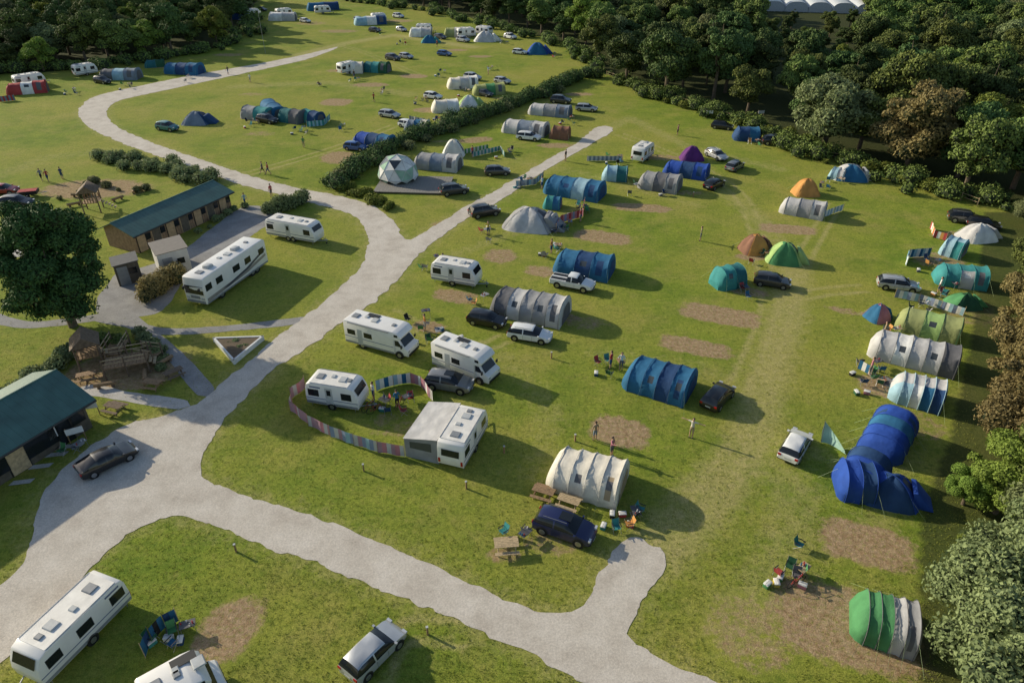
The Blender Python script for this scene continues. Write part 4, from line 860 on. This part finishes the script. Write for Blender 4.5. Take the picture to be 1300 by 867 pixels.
bushes('hedge',[(418,238),(470,208),(520,180),(600,153),(680,124),(745,97)],105,.8,1.9,LD,32000,.15,1.2)
bushes('hedge',[(430,232),(500,192),(600,156),(700,116)],22,.6,1.3,LO,6000,.15,2)
bushes('hedge',[(430,238),(462,250),(498,268)],22,.4,.8,LY,5000,.14,.8)
bushes('shrub_bed',[(140,200),(180,212),(230,222),(262,232)],38,.5,1.3,LO,10000,.15,1.9)
bushes('shrub_bed',[(90,255),(120,230),(180,245)],14,.3,.8,LO,3000,.14,2)
bushes('reed_shrub',[(185,382),(205,372),(232,355)],16,.5,1.1,LB,7000,.12,.9,1.3);bushes('reed_shrub',[(335,272),(360,266),(385,256)],14,.5,1.,LO,6000,.13,.8,1.3)
bushes('hedge',[(112,432),(80,460),(40,488),(-20,516)],36,.4,.9,LO,9000,.13,.6);bushes('hedge',[(250,300),(300,265),(340,262)],8,.3,.6,LO,1500,.12,.4)
bushes('planter_flowers',[(285,437),(320,436),(300,450)],12,.2,.4,LO,2500,.08,.5)
bushes('shrub_bed',[(170,432),(200,440),(215,468)],9,.4,.8,LO,2500,.12,.7);bushes('shrub_bed',[(105,440),(130,432),(160,440)],8,.4,.8,LG,2500,.12,.7)
Hh=HG(98,418,246)
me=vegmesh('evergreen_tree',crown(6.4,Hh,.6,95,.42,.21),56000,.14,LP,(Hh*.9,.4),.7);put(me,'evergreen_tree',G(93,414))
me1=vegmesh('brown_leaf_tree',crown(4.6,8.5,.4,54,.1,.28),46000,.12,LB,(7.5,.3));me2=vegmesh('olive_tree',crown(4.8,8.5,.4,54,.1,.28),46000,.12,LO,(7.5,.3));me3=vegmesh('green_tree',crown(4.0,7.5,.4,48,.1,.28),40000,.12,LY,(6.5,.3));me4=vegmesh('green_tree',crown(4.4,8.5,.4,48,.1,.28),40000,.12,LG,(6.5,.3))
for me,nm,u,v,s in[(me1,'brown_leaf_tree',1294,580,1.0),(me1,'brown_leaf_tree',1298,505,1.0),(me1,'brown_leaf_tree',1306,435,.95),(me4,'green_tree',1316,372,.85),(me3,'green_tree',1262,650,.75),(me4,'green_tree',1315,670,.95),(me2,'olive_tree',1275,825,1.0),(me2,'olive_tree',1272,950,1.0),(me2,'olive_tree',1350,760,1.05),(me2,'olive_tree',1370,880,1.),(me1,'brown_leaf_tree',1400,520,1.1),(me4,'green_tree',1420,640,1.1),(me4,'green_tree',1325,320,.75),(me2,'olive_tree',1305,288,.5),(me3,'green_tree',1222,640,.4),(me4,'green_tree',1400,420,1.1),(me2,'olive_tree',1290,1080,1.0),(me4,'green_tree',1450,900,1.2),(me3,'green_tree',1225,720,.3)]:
    put(me,nm,G(u,v),random.uniform(0,6),sc_=s)
# ---- real grass tufts over the nearer field ----
n=26000
U=rng.uniform(-40,1240,n);Vv=400+480*rng.random(n)**.8
yc=(Vv-433.5)/F;t=CAMH/(st+yc*ct);gx=(U-650)/F*t;gy=t*(ct-yc*st)
ok=(~inpoly(gx,gy,roadpts))
for u_,v_,a_,b_,an,sg,pw in DIRT:
    if v_>380:
        c=G(u_,v_);ok&=~(np.hypot((gx-c[0])/a_,(gy-c[1])/b_)<1.1)
gx,gy=gx[ok],gy[ok];n=len(gx);k=4
cx=np.repeat(gx,k)+rng.normal(0,.05,n*k);cy=np.repeat(gy,k)+rng.normal(0,.05,n*k);hgt=rng.uniform(.03,.09,n*k);an=rng.uniform(0,6.28,n*k);w=.018
lx=rng.normal(0,.03,n*k);ly=rng.normal(0,.03,n*k)
V=np.stack([np.stack([cx-w*np.cos(an),cy-w*np.sin(an),0*cx],-1),np.stack([cx+w*np.cos(an),cy+w*np.sin(an),0*cx],-1),np.stack([cx+lx,cy+ly,hgt],-1)],1).reshape(-1,3)
GT=leafmat('grass_blade',(.2,.27,.04),(.42,.45,.1),.3)
COL.objects.link(bpy.data.objects.new('grass_tufts',fastmesh('grass_tufts',V,np.arange(len(V)).reshape(-1,3),[GT])))
# ---------------- world, sun, camera ----------------
AZ=math.radians(28);EL=math.radians(21.5)
w=bpy.data.worlds.new("World");sc.world=w;w.use_nodes=True;nt=w.node_tree;bg=nt.nodes['Background'];sk=nt.nodes.new('ShaderNodeTexSky');sk.sky_type='NISHITA';sk.sun_disc=False;sk.sun_elevation=EL;sk.sun_rotation=math.radians(-62);nt.links.new(sk.outputs[0],bg.inputs['Color']);bg.inputs['Strength'].default_value=.13
d=Vector((math.cos(AZ)*math.cos(EL),-math.sin(AZ)*math.cos(EL),-math.sin(EL)))
ld=bpy.data.lights.new('sun','SUN');ld.energy=5;ld.angle=math.radians(.5);ld.color=(1,.9,.7);lo=bpy.data.objects.new('sun',ld);lo.rotation_euler=d.to_track_quat('-Z','Y').to_euler();COL.objects.link(lo)
cd=bpy.data.cameras.new('camera');cd.sensor_width=36;cd.lens=F/1300*36;cd.clip_end=8000;co=bpy.data.objects.new('camera',cd);co.location=(0,0,CAMH);co.rotation_euler=(math.pi/2-TH,0,0);COL.objects.link(co);sc.camera=co
sc.view_settings.view_transform='Standard';sc.view_settings.look='None';sc.view_settings.exposure=0
